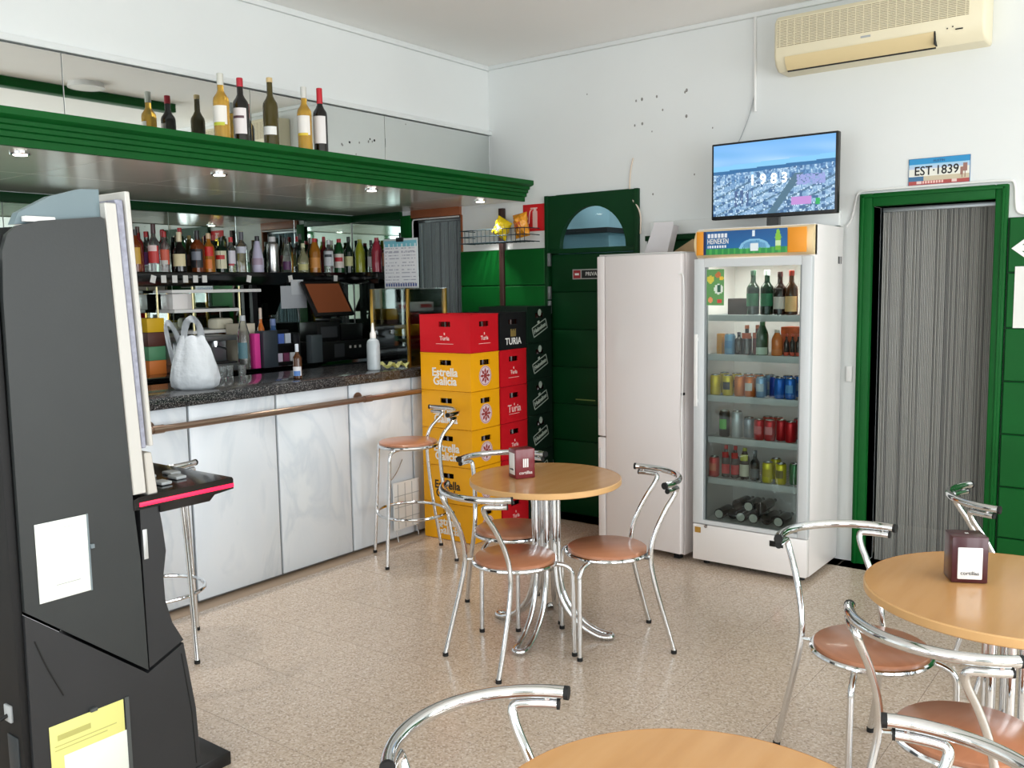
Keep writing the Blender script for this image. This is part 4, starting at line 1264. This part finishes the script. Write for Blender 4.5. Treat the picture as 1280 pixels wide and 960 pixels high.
boxes('vent_slot', dark_void, ac, [(-.47, .30, .044, .058, -.004, .004), (.302, .308, -.003, .06, .006, .07)])
boxes('nameplate', grey_plastic, ac, [(-.06, -.01, -.003, .001, .098, .108)])
boxes('indicator', black_plastic, ac, [(.40, .435, -.002, .001, .06, .066), (.36, .366, -.002, .001, .07, .076), (.385, .391, -.002, .001, .075, .081)])

# ------------------------------------------------------------------ wall signs and cables
pt = thing('license_plate', 'printed metal plate reading EST 1839 above the green doorway', 'sign', (-1.154, YB, 2.199))
def plate(u, v):
    if v < .16:
        return [168, 70, 66] if not ((.14 < u < .22 or .72 < u < .80) and v > .02 and v < .13) else [222, 196, 190]
    if v < .32: 
        if u < .25: return [60, 110, 150]
        return [198, 186, 160]
    if v < .62: return [226, 226, 216]
    if v < .80: return [150 + 40 * (.8 - v) * 5, 200, 226]
    return [34, 140, 196]
boxes('plate', mat('plate_edge', (70, 110, 150), .4), pt, [(-.152, .152, -.006, 0, -.071, .071)], bev=.0015)
pp = picture('plate_print', .298, .137, 60, 28, plate, pt, (0, -.0066, 0), FRONT)
text('lettering', 'EST\u00b71839', .066, lettering_black, pp, (-.012, .002, .0006), (0, 0, 0), sx=.88, offset=.0008)
text('lettering', 'AUSTIN', .017, mat('dark_blue_lettering', (24, 70, 120), .5), pp, (.0, .053, .0006), (0, 0, 0))
boxes('print_line', lettering_pink, pp, [(-.08 + k * .0135, -.071 + k * .0135, -.063, -.050, 0, .0006) for k in range(8)])
hb = T()
for q in ((.105, .118, -.03, .01), (.118, .138, -.012, .03), (.112, .116, -.045, -.03), (.126, .130, -.045, -.012)):
    box(hb, q[0], q[1], q[2], q[3], 0, .0006)
fin(hb, 'horse_mark', mat('brown_print', (150, 110, 100), .5), pp, smooth=0)

fs = thing('fire_sign', 'red fire extinguisher sign on the white wall above the chip bags', 'sign', (-3.80, YB, 2.105))
boxes('plate', mat('sign_red', (206, 26, 34), .4), fs, [(-.097, .097, -.004, 0, -.094, .094)], bev=.001)
boxes('extinguisher_mark', lettering_pink, fs, [(-.012, .028, -.0052, -.003, -.07, .045), (-.004, .02, -.0052, -.003, .045, .062), (-.03, .03, -.0052, -.003, .062, .07)])
b = T(); tube(b, smooth_path([(-.01, -.0045, .06), (-.035, -.0045, .05), (-.042, -.0045, .0), (-.045, -.0045, -.04)], 2), .0035, 6); fin(b, 'hose_mark', lettering_pink, fs)

ps = thing('private_sign', 'small dark plate lettered PRIVADO on the green door', 'sign', (-3.325, YB - .0085, 1.70))
boxes('plate', mat('plate_grey', (170, 172, 170), .4), ps, [(-.15, .15, -.004, 0, -.034, .034)], bev=.001)
boxes('field', black_plastic, ps, [(-.075, .142, -.0052, -.003, -.027, .027)])
boxes('red_field', mat('sign_dark_red', (150, 40, 44), .4), ps, [(-.142, -.085, -.0052, -.003, -.027, .027)])
boxes('no_entry_bar', lettering_white, ps, [(-.13, -.097, -.006, -.005, -.007, .007)])
text('lettering', 'PRIVADO', .037, lettering_white, ps, (.030, -.0056, 0), FRONT, sx=.95)

asg = thing('arrow_sign', 'white arrow on the green boards right of the doorway', 'sign', (-.70, YB - .029, 1.775))
b = T(); prism(b, [(-.093, 0), (-.03, .05), (-.018, .035), (-.045, .015), (.09, .015), (.09, -.015), (-.045, -.015), (-.018, -.035), (-.03, -.05)], 'y', -.001, 0)
fin(b, 'arrow', lettering_white, asg, smooth=0)
np_ = tag(boxes('paper_notice', tag_white, None, [(-.772, -.56, YB - .031, YB - .0285, 1.37, 1.683)]), 'white paper sheet pinned on the green boards below the arrow', 'paper')

def cable(label, pts, r, m, name='cable', it=2):
    b = T(); tube(b, smooth_path(pts, it), r, 8)
    return tag(fin(b, name, m), label, 'cable')
yc_ = YB - .008
cable('thin white cable running around the top of the right doorway', [(-1.63, yc_, 1.93), (-1.60, yc_, 1.96), (-1.575, yc_, 2.09), (-1.565, yc_, 2.118), (-1.50, yc_, 2.122), (-1.2, yc_, 2.122), (-.82, yc_, 2.122), (-.79, yc_, 2.11), (-.785, yc_, 2.0), (-.775, yc_, 1.95), (-.70, yc_, 1.942), (.2, yc_, 1.942)], .007, white_plastic)
cable('white conduit dropping from the ceiling beside the air conditioner', [(-2.183, yc_, 3.17), (-2.18, yc_, 2.9), (-2.175, yc_, 2.63)], .009, white_plastic, 'conduit')
cable('faint grey wire hanging from the conduit to the television', [(-2.178, yc_, 2.75), (-2.21, yc_, 2.6), (-2.32, yc_, 2.38), (-2.33, yc_, 2.25)], .003, grey_plastic, 'wire')
cable('white cord hanging down beside the arched door frame', [(-3.0, yc_, 2.44), (-3.022, yc_, 2.36), (-3.03, yc_, 2.2), (-2.925, yc_ - .03, 2.1), (-2.93, yc_ - .03, 1.95)], .005, mat('cream_cord', (222, 206, 190), .6), 'cord')
sw = boxes('light_switch', white_plastic, None, [(-1.612, -1.578, YB - .012, YB, 1.05, 1.14)], bev=.003)
tag(sw, 'white light switch between the cooler and the green doorway', 'switch')
b = T(); lathe(b, [(.13, -.035), (.13, -.03), (.125, 0)], 32); cl = fin(b, 'ceiling_lamp', white_plastic, None, loc=(-1.57, 3.72, 3.2))
tag(cl, 'round white ceiling lamp reflected in the upper mirrors', 'ceiling lamp')
b = T(); lathe(b, [(.0, -.04), (.1, -.036), (.112, -.034)], 32); fin(b, 'diffuser', mat('lamp_diffuser', (240, 240, 236), .5), cl)

# ------------------------------------------------------------------ corner: pole, basket, chips
po = boxes('wooden_pole', brown_wood, None, [(-4.088, -4.048, 5.262, 5.297, 0, 2.185)], bev=.003)
tag(po, 'dark brown wooden pole standing behind the beer crates', 'pole')
bk = thing('wire_basket', 'dark wire basket fixed on the white wall beside the pole', 'basket', (-4.012, YB - .052, 1.935))
wirem = mat('dark_wire', (48, 66, 74), .4, metal=.6)
b = T()
for z in (0.0, .045, .09):
    tube(b, [(-.29, 0, z), (-.29, -.17, z), (.29, -.17, z), (.29, 0, z)], .0035, 6)
fin(b, 'frame_wire', wirem, bk)
b = T()
for i in range(16):
    x = -.285 + i * .57 / 15
    tube(b, [(x, -.17, .09), (x, -.17, 0), (x, -.005, 0)], .0026, 6)
fin(b, 'cross_wire', wirem, bk, kind='stuff')
def chips(label, loc, w, h, m, rot, seed):
    random.seed(seed)
    b = T()
    nx, ny = 14, 18
    top, bot = {}, {}
    for j in range(ny + 1):
        for i in range(nx + 1):
            u, v = i / nx, j / ny
            k = (sin(pi * u) ** .6) * (min(1, sin(pi * v) * 1.6) ** .7) if 0 < u < 1 and 0 < v < 1 else 0
            x = (u - .5) * w * (1 - .16 * sin(pi * v))
            zz = (v - .5) * h
            wr_ = .009 * sin(u * 15 + seed) * sin(v * 11 + seed * 2) + .006 * sin(u * 31 + v * 23)
            top[i, j] = b.verts.new((x, -.046 * k - .001 + wr_ * (k > 0), zz))
            bot[i, j] = b.verts.new((x, .046 * k + .001 + wr_ * (k > 0), zz))
    for j in range(ny):
        for i in range(nx):
            b.faces.new((top[i, j], top[i + 1, j], top[i + 1, j + 1], top[i, j + 1]))
            b.faces.new((bot[i + 1, j], bot[i, j], bot[i, j + 1], bot[i + 1, j + 1]))
    o = fin(b, 'crisp_bag', m, None, smooth=60, loc=loc, rot=rot)
    return tag(o, label, 'snack bag', 'crisp bags in the wire basket')
yb_ = mat('yellow_foil', (236, 206, 30), .22, noise=.15, nscale=14)
ob_ = mat('orange_foil', (226, 150, 40), .22, noise=.25, nscale=16)
c_1 = chips('yellow crisp bag leaning left in the wire basket', (-3.985, 5.171, 2.036), .14, .135, yb_, (R(0), R(28), 0), 3)
c_2 = chips('orange crisp bag standing right in the wire basket', (-3.811, 5.166, 2.046), .125, .165, ob_, (R(0), R(-9), 0), 8)
for o, c in ((c_1, (240, 236, 216)), (c_2, (200, 90, 40))):
    b = T(); band(b, .05, -.02, .02, -.5, .5, 8)
    for v in b.verts:
        v.co = Vector((v.co.y, -.0005 - v.co.x, v.co.z))
    fin(b, 'print', cm(c), o)

# ------------------------------------------------------------------ on the bar
BZ = 1.1052
ds = thing('display_case', 'glass tapas display case with gold corner posts on the bar end', 'display case', (-4.29, 4.52, BZ))
for (x, y) in ((.165, -.185), (.165, .185), (-.165, -.185), (-.165, .185)):
    boxes('corner_post', gold, ds, [(x - .009, x + .009, y - .009, y + .009, 0, .515)], bev=.002)
for q in ((-.155, .155, -.188, -.184, .01, .512), (-.155, .155, .184, .188, .01, .512), (.164, .168, -.175, .175, .01, .512), (-.168, -.164, -.175, .175, .01, .512)):
    boxes('glass_side', pane, ds, [q], smooth=0)
boxes('glass_top', pane, ds, [(-.172, .172, -.192, .192, .513, .519)], smooth=0)
boxes('base', dull_chrome, ds, [(-.168, .168, -.186, .186, 0, .010)])
for z in (.20, .36):
    boxes('glass_shelf', pane, ds, [(-.155, .155, -.175, .175, z, z + .005)], smooth=0)
def rest(name, label, cat, loc, lst, m, rz=0, bev=.002, group=None):
    b = T()
    for q in lst:
        box(b, *q, bev=bev)
    return tag(fin(b, name, m, None, loc=loc, rot=(0, 0, rz)), label, cat, group)
rest('yellow_box', 'yellow box on the lower shelf of the display case', 'box', (-4.24, 4.52, BZ + .2055), [(-.05, .05, -.15, .12, 0, .07)], mat('yellow_box', (250, 210, 40), .5))
wbx = rest('white_box', 'white box with red print on the upper display shelf', 'box', (-4.24, 4.55, BZ + .3655), [(-.05, .05, -.15, .11, 0, .06)], tag_white)
boxes('print', cm((186, 60, 66)), wbx, [(.05, .0512, -.02, .09, .02, .045), (-.03, .03, -.1512, -.15, .02, .045)])
tin = T(); lathe(tin, [(.075, 0), (.08, .004), (.08, .13), (.072, .135), (0, .135)], 24)
tag(fin(tin, 'round_tin', mat('dark_teal_tin', (48, 66, 66), .35), None, loc=(-4.25, 4.47, BZ + .0105)), 'dark round tin at the bottom of the display case', 'tin')
bw = T(); lathe(bw, [(.03, 0), (.075, .03), (.078, .034), (.07, .034), (.03, .008)], 24)
tag(fin(bw, 'green_bowl', mat('pale_green_bowl', (190, 206, 150), .4), None, loc=(-4.25, 4.47, BZ + .1462)), 'pale green bowl resting on the round tin', 'bowl')
lm = T(); lathe(lm, [(0, 0), (.02, .004), (.032, .03), (.026, .052), (.008, .066), (0, .07)], 14)
tag(fin(lm, 'lemon', mat('lemon_skin', (216, 210, 30), .4), None, loc=(-4.20, 4.61, BZ + .0105)), 'yellow lemon inside the display case', 'fruit')

mn = thing('menu_board', 'clear clipboard with a printed list standing on the display case', 'clipboard', (-4.49 + .0, 4.66, BZ + .5195), R(6))
boxes('board', mat('clear_acrylic', (206, 216, 218), .2), mn, [(-.15, .15, 0, .006, 0, .345)], bev=.002)
def menu(u, v):
    if v > .86: return [120, 190, 206] if (int(u * 30) % 4 or v > .94) else [216, 232, 236]
    if v < .08: return [70, 90, 150] if int(u * 40) % 3 and v > .03 else [232, 232, 236]
    if .03 < (u % .5) < .44 and int(v * 40) % 3 == 0 and random.random() < .7: return [176, 178, 190]
    return [232, 233, 236]
picture('printed_list', .285, .325, 40, 46, menu, mn, (0, -.0012, .168), FRONT)
boxes('clip', black_plastic, mn, [(-.03, .03, -.012, .012, .322, .352), (-.006, .006, -.008, .002, .352, .385)], bev=.003)

sn = T(); lathe(sn, [(.036, 0), (.042, .006), (.042, .165), (.036, .19), (.016, .205), (.014, .215)], 20)
sn = fin(sn, 'sanitiser_bottle', mat('translucent_plastic', (206, 218, 224), .25, trans=.35), None, loc=(-4.215, 4.10, BZ))
tag(sn, 'translucent squeeze bottle with pointed white nozzle on the bar', 'bottle')
b = T(); lathe(b, [(.019, .205), (.019, .235), (.012, .245), (.006, .30), (.004, .302)], 14); fin(b, 'nozzle', white_plastic, sn)
sb_ = bottle('small_bottle', 'small brown bottle with blue label on the granite bar edge', (-4.205, 3.475, BZ), .205, .026, 'wine', 'brown', (190, 200, 210), (.1, .36, (206, 206, 210)), (.1, .24, (80, 120, 180)), .78)
b = T()
random.seed(2)
g = {}
for j in range(9):
    for i in range(13):
        g[i, j] = b.verts.new(((j - 4) * .014 + random.uniform(-.006, .006), (i - 6) * .014 + random.uniform(-.005, .005), .028 + .022 * sin(i * 1.1) * sin(j * .9 + 1) + random.uniform(-.005, .006)))
for j in range(8):
    for i in range(12):
        b.faces.new((g[i, j], g[i + 1, j], g[i + 1, j + 1], g[i, j + 1]))
bmesh.ops.solidify(b, geom=b.faces[:], thickness=.006)
tag(fin(b, 'cleaning_cloth', mat('yellow_cloth', (214, 214, 150), .9), None, smooth=60, loc=(-4.155, 4.225, BZ)), 'crumpled pale yellow cloth before the display case', 'cloth')

# plastic carrier bag
bag = thing('carrier_bag', 'white plastic carrier bag full of shopping on the bar', 'bag', (-4.28, 2.84, BZ), R(40))
bagm = mat('bag_plastic', (204, 211, 217), .38, trans=.12, noise=.03, nscale=10, bump=.6, bscale=22)
b = T()
rows = [(0.0, .095, .07), (.02, .122, .086), (.06, .128, .092), (.12, .116, .08), (.17, .102, .06), (.22, .086, .040), (.26, .070, .020), (.285, .060, .008)]
N = 36
rings = []
for k, (z, rx, ry) in enumerate(rows):
    ring = []
    for i in range(N):
        a = 2 * pi * i / N
        w = 1 + .075 * sin(5 * a + .6 * k) * (z / .2) + .035 * sin(11 * a + .7 * k) + .02 * sin(17 * a + k)
        ring.append(b.verts.new((rx * w * cos(a), ry * w * sin(a), z + .004 * sin(7 * a) * (k > 0))))
    rings.append(ring)
for k in range(len(rings) - 1):
    for i in range(N):
        j = (i + 1) % N
        b.faces.new((rings[k][i], rings[k][j], rings[k + 1][j], rings[k + 1][i]))
b.faces.new(rings[0][::-1])
fin(b, 'body', bagm, bag, smooth=70)
for (x0, y0, top, hw_, zb_, wd, ln) in ((-.066, .018, .372, .050, .10, .032, -.065), (.002, -.006, .392, .064, .235, .036, .0)):
    b = T()
    rows_ = []
    n = 28
    for i in range(n + 1):
        a = pi * i / n
        sa = max(sin(a), 0) ** .75
        row = []
        for k in range(4):
            w = wd * k / 3
            x = x0 + ln * sa + (hw_ - w) * cos(a)
            z = zb_ + (top - zb_ - w) * sa
            row.append((x, y0 + .006 * sin(5 * a + k) + .004 * (k % 2), z))
        rows_.append([b.verts.new(q) for q in row])
    for i in range(n):
        for k in range(3):
            b.faces.new((rows_[i][k], rows_[i + 1][k], rows_[i + 1][k + 1], rows_[i][k + 1]))
    bmesh.ops.solidify(b, geom=b.faces[:], thickness=.010)
    fin(b, 'handle', bagm, bag, smooth=70)

# ------------------------------------------------------------------ behind the bar
CZ = 1.1002
mo = thing('till_screen', 'tilted touch screen till with orange brown display behind the bar', 'till', (-5.24, 4.66, CZ))
boxes('stand', black_plastic, mo, [(-.10, .06, -.06, .06, .29, .31), (-.06, -.02, -.03, .03, .31, .42)], bev=.004)
tl = link('tilt_head', None, mo, (-.02, 0, .44), (0, R(-38), 0))
boxes('screen_frame', black_plastic, mo, [(-.012, .012, -.19, .19, -.15, .15)], bev=.004)
hd_ = bpy.data.objects['screen_frame']
hd_.location = (-.02, 0, .455); hd_.rotation_euler = (0, R(-32), 0)
bpy.data.objects.remove(tl)
boxes('display', mat('brown_display', (120, 66, 40), .25, emit=.18), hd_, [(.012, .0135, -.165, .165, -.125, .125)])
rg = boxes('cash_register', black_plastic, None, [(-.14, .12, -.26, .26, 0, .14), (-.12, .08, -.22, .0, .14, .285), (-.12, .06, .03, .25, .14, .26)], bev=.005)
rg.location = (-5.26, 4.70, CZ)
tag(rg, 'black cash drawer and printer block under the till screen', 'cash register')
boxes('key_panel', mat('dark_grey_keys', (60, 62, 66), .5), rg, [(.081, .084, -.19, -.03, .17, .25), (.121, .123, -.10, .0, .02, .12)])
b = T()
for k in range(3):
    box(b, .121, .1225, .05 + k * .05, .07 + k * .05, .08, .10)
fin(b, 'white_button', tag_white, rg)
pa = thing('grey_notice', 'grey paper notice hanging below the bottle shelf', 'paper', (-5.375, 4.44, 1.50))
boxes('sheet', mat('grey_paper', (176, 180, 186), .7), pa, [(-.0015, .0015, -.125, .115, -.01, .155)])
boxes('small_sheet', mat('lighter_grey_paper', (196, 200, 204), .7), pa, [(.002, .004, -.03, .085, .09, .20)])
b = T(); tube(b, [(.004, .036, -.10), (.0, .03, -.01)], .004, 6); fin(b, 'stem', dull_chrome, pa)
sr = thing('sachet_rack', 'black rack of coloured sachets on the back counter', 'rack', (-5.22, 4.13, CZ))
boxes('rack', black_plastic, sr, [(-.08, .06, -.16, .17, 0, .02), (-.08, -.06, -.16, .17, .02, .24), (-.06, .06, -.16, -.15, .02, .22), (-.06, .06, .16, .17, .02, .22), (-.06, .0, -.15, .16, .13, .145)], bev=.002)
for k, c in enumerate(((196, 210, 216), (222, 190, 60), (222, 206, 206), (90, 120, 200), (206, 216, 226))):
    boxes('sachet', cm(c), sr, [(-.03, -.02, -.14 + k * .06, -.09 + k * .06, .1455, .215)])
for k, c in enumerate(((226, 90, 150), (226, 216, 220), (216, 206, 226), (120, 60, 90), (206, 210, 214))):
    boxes('sachet', cm(c), sr, [(.02, .03, -.14 + k * .06, -.09 + k * .06, .0205, .08)])
bx = rest('cream_file_box', 'cream file box beside the pink folder', 'box', (-5.27, 3.88, CZ), [(-.09, .06, -.06, .07, 0, .30)], mat('cream_card', (214, 206, 186), .7))
rest('pink_folder', 'bright pink folder standing on the back counter', 'folder', (-5.13, 3.865, CZ), [(-.05, .05, -.022, .022, 0, .235)], mat('pink_card', (222, 60, 150), .6))
rest('dark_bin', 'dark grey bin beside the pink folder', 'bin', (-5.10, 3.955, CZ), [(-.045, .045, -.06, .06, 0, .25)], mat('dark_grey_bin', (50, 58, 66), .4))
bottle('syrup_bottle', 'orange bottle with white nozzle above the sachet rack', (-5.42, 4.16, CZ), .40, .026, 'wine', 'juice', (226, 206, 190), None, None, .8, group=None)
bottle('spray_bottle', 'blue cleaning bottle behind the sachet rack', (-5.36, 4.22, CZ), .32, .05, 'spirit', 'blueg', (120, 140, 190), None, None, .85)
bottle('water_bottle', 'clear tall bottle next to the cream file box', (-5.13, 3.792, CZ), .36, .042, 'tallround', 'clear', (200, 206, 210), None, (.2, .5, (90, 130, 140)), .9)
lh = rest('card_reader', 'small grey card reader in front of the cash drawer', 'card reader', (-5.11, 4.385, CZ), [(-.03, .03, -.05, .05, 0, .20)], mat('slate_reader', (70, 78, 82), .35))
gs = thing('wire_shelf_unit', 'white shelf unit with slim posts behind the carrier bag', 'shelf', (-5.47, 3.77, CZ))
for (a, c, z) in ((-.34, .37, .515), (-.33, .18, .385), (-.20, .18, .24)):
    boxes('shelf_board', white_plastic, gs, [(-.12, .10, a, c, z, z + .022)], bev=.003)
pgold = mat('pale_brass_post', (206, 196, 150), .35, metal=.6)
for y in (-.44, -.18, .19):
    b = T(); tube(b, [(.085, y, 0), (.085, y, .558)], .007, 8); fin(b, 'post', pgold, gs)
ap = boxes('coffee_machine', mat('grey_steel_body', (120, 124, 126), .3, metal=.7), None, [(-.15, .12, -.20, .20, 0, .05), (-.15, -.02, -.20, .20, .05, .20), (-.15, .10, -.20, .20, .20, .235)], bev=.006)
ap.location = (-5.215, 3.53, CZ)
tag(ap, 'low steel coffee machine behind the carrier bag', 'coffee machine')
b = T()
for y in (-.1, .08):
    tube(b, [(.03, y, .20), (.03, y, .16)], .022, 12); tube(b, [(.03, y, .165), (.14, y, .15)], .008, 8)
fin(b, 'brew_group', chrome, ap, kind='stuff')
boxes('drip_tray', black_plastic, ap, [(.0, .12, -.18, .18, .0505, .062)])
rest('towel_roll', 'rolled cream paper lying on the white shelf', 'paper roll', (-5.46, 3.80, CZ + .2622), [(-.05, .05, -.02, .14, 0, .075)], mat('cream_paper', (214, 210, 190), .8), .2, .02)
rest('white_appliance', 'white box appliance on the middle board of the shelf unit', 'appliance', (-5.48, 3.545, CZ + .4075), [(-.09, .05, -.075, .075, .0, .104)], white_enamel)
for k, (y, z, c, nm) in enumerate(((3.27, 0.0, (226, 130, 60), 'orange'), (3.27, .09, (90, 150, 110), 'green'), (3.27, .18, (90, 50, 40), 'brown'), (3.27, .27, (226, 180, 30), 'yellow'))):
    rest('%s_carton' % nm, '%s carton in the pile beside the gaming machine' % nm, 'carton', (-5.40, y, CZ + z), [(-.1, .08, -.06, .06, 0, .089)], cm(c), group='cartons piled behind the bar')
gl0 = None
gmat = mat('glassware', (226, 232, 232), .05, trans=.9)
for k in range(6):
    if gl0 is None:
        b = T(); lathe(b, [(.022, 0), (.028, .07), (.025, .07), (.019, .006)], 14); gl0 = fin(b, 'drinking_glass', gmat)
        o = gl0
    else:
        o = gl0.copy(); COL.objects.link(o)
    o.location = (-4.66 + .03 * (k % 2), 3.05 + k * .07, BZ)
    tag(o, 'clear drinking glass at the rear bar edge, %s from the carrier bag' % ('first', 'second', 'third', 'fourth', 'fifth', 'sixth')[k], 'glass', 'drinking glasses at the rear edge of the bar')

# ------------------------------------------------------------------ vent board leaning on the bar
vb = thing('white_grid_panel', 'white gridded panel leaning on the bar front by the stool', 'panel', (-4.075, 4.19, .0))
b = T()
for (z0, z1) in ((0.0, .30),):
    box(b, -.008, .004, -.09, .15, .07, .38, bev=.003)
fin(b, 'panel', white_plastic, vb)
b = T()
for k in range(3):
    box(b, .004, .0055, -.055 + k * .065, -.050 + k * .065, .08, .37)
for k in range(3):
    box(b, .004, .0055, -.085, .145, .14 + k * .075, .144 + k * .075)
fin(b, 'grid_line', grey_plastic, vb, smooth=0)
b = T(); tube(b, [(-.004, -.07, .075), (.03, -.085, .0)], .004, 6); tube(b, [(-.004, .12, .075), (.02, .12, .0)], .004, 6)
tube(b, smooth_path([(-.02, -.085, .40), (0, -.05, .45), (-.02, .02, .52)], 2), .003, 6)
fin(b, 'wire_foot', dull_chrome, vb)

# ------------------------------------------------------------------ gaming machine at left
MX = -2.60
gmch = thing('gaming_machine', 'tall charcoal betting machine seen from its side at the left edge', 'gaming machine', (MX, 1.35, 0))
def py(lst):
    return [(y - 1.35, z) for y, z in lst]
WX_ = -.58
# upper side panel (charcoal) and body
side = [(1.145, .731), (1.150, 1.62), (1.157, 1.74), (1.172, 1.785), (1.20, 1.808), (1.26, 1.825), (1.44, 1.845), (1.452, 1.84), (1.487, 1.0), (1.487, .985), (1.500, .80), (1.505, .435)]
b = T(); prism(b, py(side), 'x', -.022, 0); fin(b, 'side_panel', charcoal, gmch)
b = T(); prism(b, py(side), 'x', WX_, WX_ + .022); fin(b, 'side_panel', charcoal, gmch)
low = [(1.135, .0), (1.143, .722), (1.502, .425), (1.632, .482), (1.664, .25), (1.672, .03), (1.672, 0.0)]
b = T(); prism(b, py(low), 'x', WX_, 0); fin(b, 'lower_cabinet', charcoal_dark, gmch)
rear = [(1.150, .731), (1.155, 1.78), (1.46, 1.82), (1.48, 1.0), (1.49, .5)]
b = T(); prism(b, py(rear), 'x', WX_ + .022, -.022); fin(b, 'rear_body', black_plastic, gmch)
boxes('rear_cover', mat('matt_black', (8, 8, 9), .65), gmch, [(WX_ + .01, -.012, -.232, -.205, .02, 1.72)], bev=.006)
boxes('vent_plate', mat('dark_vent', (44, 50, 54), .5), gmch, [(-.10, -.035, -.236, -.231, .20, .36)], bev=.003)
boxes('power_socket', grey_plastic, gmch, [(-.10, -.06, -.240, -.231, .40, .45)], bev=.003)
b = T(); tube(b, smooth_path([(-.08, -.238, .42), (-.09, -.29, .40), (-.12, -.27, .3), (-.11, -.26, .1), (-.09, -.30, .006), (-.25, -.34, .006)], 2), .006, 8); fin(b, 'power_cord', rubber, gmch)
# front door below the console, with its waist
door = [(1.510, .80), (1.512, .955), (1.575, .955), (1.585, .88), (1.592, .80), (1.578, .72), (1.580, .64), (1.60, .56), (1.636, .49), (1.512, .437)]
b = T(); prism(b, py(door), 'x', WX_ + .005, -.006); fin(b, 'front_door', charcoal_dark, gmch)
boxes('lock_plate', mat('lock_silver', (206, 208, 208), .35, metal=.4), gmch, [(-.006, -.003, .165, .180, .79, .885)], bev=.001)
boxes('plinth', black_plastic, gmch, [(WX_ - .01, .006, .30, .435, 0, .045)], bev=.003)
b = T(); tube(b, smooth_path([(.0008, 1.165 - 1.35, .64), (.0008, 1.19 - 1.35, .56), (.0008, 1.235 - 1.35, .455)], 2), .0022, 6); fin(b, 'panel_groove', rubber, gmch)
b = T(); tube(b, [(.0008, 1.622 - 1.35, .45), (.0008, 1.648 - 1.35, .24), (.0008, 1.655 - 1.35, .06)], .002, 6); fin(b, 'door_gap', rubber, gmch)
# leaning screen head
def slab(name, y0t, y1t, zt, y0b, y1b, zb, x0, x1, m, **k):
    b = T(); prism(b, py([(y0b, zb), (y1b, zb), (y1t, zt), (y0t, zt)]), 'x', x0, x1)
    bmesh.ops.bevel(b, geom=b.edges[:], offset=.003, segments=1, affect='EDGES')
    return fin(b, name, m, gmch, **k)
slab('bezel', 1.456, 1.492, 1.888, 1.490, 1.534, 1.0, WX_, .0, mat('bezel_white', (200, 198, 192), .35))
slab('led_channel', 1.494, 1.518, 1.90, 1.530, 1.548, 1.14, WX_ + .01, -.008, mat('ribbed_grey', (150, 152, 168), .35, noise=.2, nscale=60))
slab('screen_rim', 1.520, 1.536, 1.925, 1.552, 1.566, 1.145, WX_ - .004, .002, mat('bezel_white', (200, 198, 192), .35))
slab('screen', 1.537, 1.541, 1.90, 1.567, 1.571, 1.17, WX_ + .03, -.03, black_gloss)
slab('lower_bezel', 1.536, 1.560, 1.125, 1.540, 1.574, .992, WX_, -.002, mat('bezel_cream', (196, 192, 184), .4))
b = T(); prism(b, py([(1.205, 1.815), (1.456, 1.84), (1.456, 1.928), (1.40, 1.925), (1.31, 1.898), (1.22, 1.848)]), 'x', -.065, -.03); fin(b, 'head_cover', mat('pale_blue_cover', (112, 130, 136), .45), gmch, smooth=0)
boxes('tape_patch', white_plastic, gmch, [(-.029, -.004, -.125, -.04, 1.822, 1.838)], bev=.003)
# console
cons = [(1.487, .952), (1.487, .985), (1.512, .992), (1.845, .995), (1.850, .988), (1.850, .955), (1.775, .948), (1.755, .93), (1.575, .93), (1.575, .952)]
b = T(); prism(b, py(cons), 'x', WX_ - .01, .004); co = fin(b, 'console', black_gloss, gmch)
boxes('light_line', mat('red_led_strip', (255, 30, 70), .4, emit=1.3), co, [(.004, .0065, .155, .50, .961, .974)], bev=.0008)
for k, (x, y) in enumerate(((-.10, .30), (-.18, .27), (-.14, .38), (-.24, .33), (-.22, .41))):
    boxes('console_button', grey_plastic, co, [(x - .028, x + .028, y - .02, y + .02, .995, 1.006)], bev=.004)
# papers in holders
pw = thing('paper_sign', 'white printed sheet in a clear holder on the machine side', 'paper', (MX + .0012, 1.262, .86), 0)
boxes('sheet', mat('white_sheet', (238, 242, 234), .4), pw, [(0, .0025, -.076, .076, -.116, .114)], bev=.0006)
boxes('holder_edge', mat('clear_holder', (120, 132, 138), .3), pw, [(0, .004, .074, .079, -.117, .115), (0, .010, .080, .090, .01, .022)])
boxes('print_line', mat('grey_print', (170, 172, 170), .5), pw, [(.0025, .0028, -.025, .045, -.075, -.073), (.0025, .0028, .0, .03, .09, .0915)])
py_ = thing('yellow_form', 'yellow and white forms in a holder low on the machine side', 'paper', (MX + .0012, 1.308, .23), 0)
boxes('yellow_sheet', mat('pale_yellow_sheet', (232, 228, 140), .45), py_, [(0, .0020, -.122, .106, -.14, .145)], bev=.0006)
boxes('white_sheet', mat('white_sheet', (238, 242, 234), .4), py_, [(.0022, .0034, -.085, .120, -.15, .045)], bev=.0006)
boxes('holder_edge', mat('dark_holder', (80, 84, 84), .3), py_, [(0, .0045, .110, .123, -.15, .148), (0, .010, .0, .02, .145, .155)])
boxes('print_line', mat('olive_print', (190, 186, 110), .5), py_, [(.0020, .0023, -.10, .0, .095, .112), (.0020, .0023, -.11, .08, .078, .081), (.0020, .0023, -.11, .05, .066, .069)])
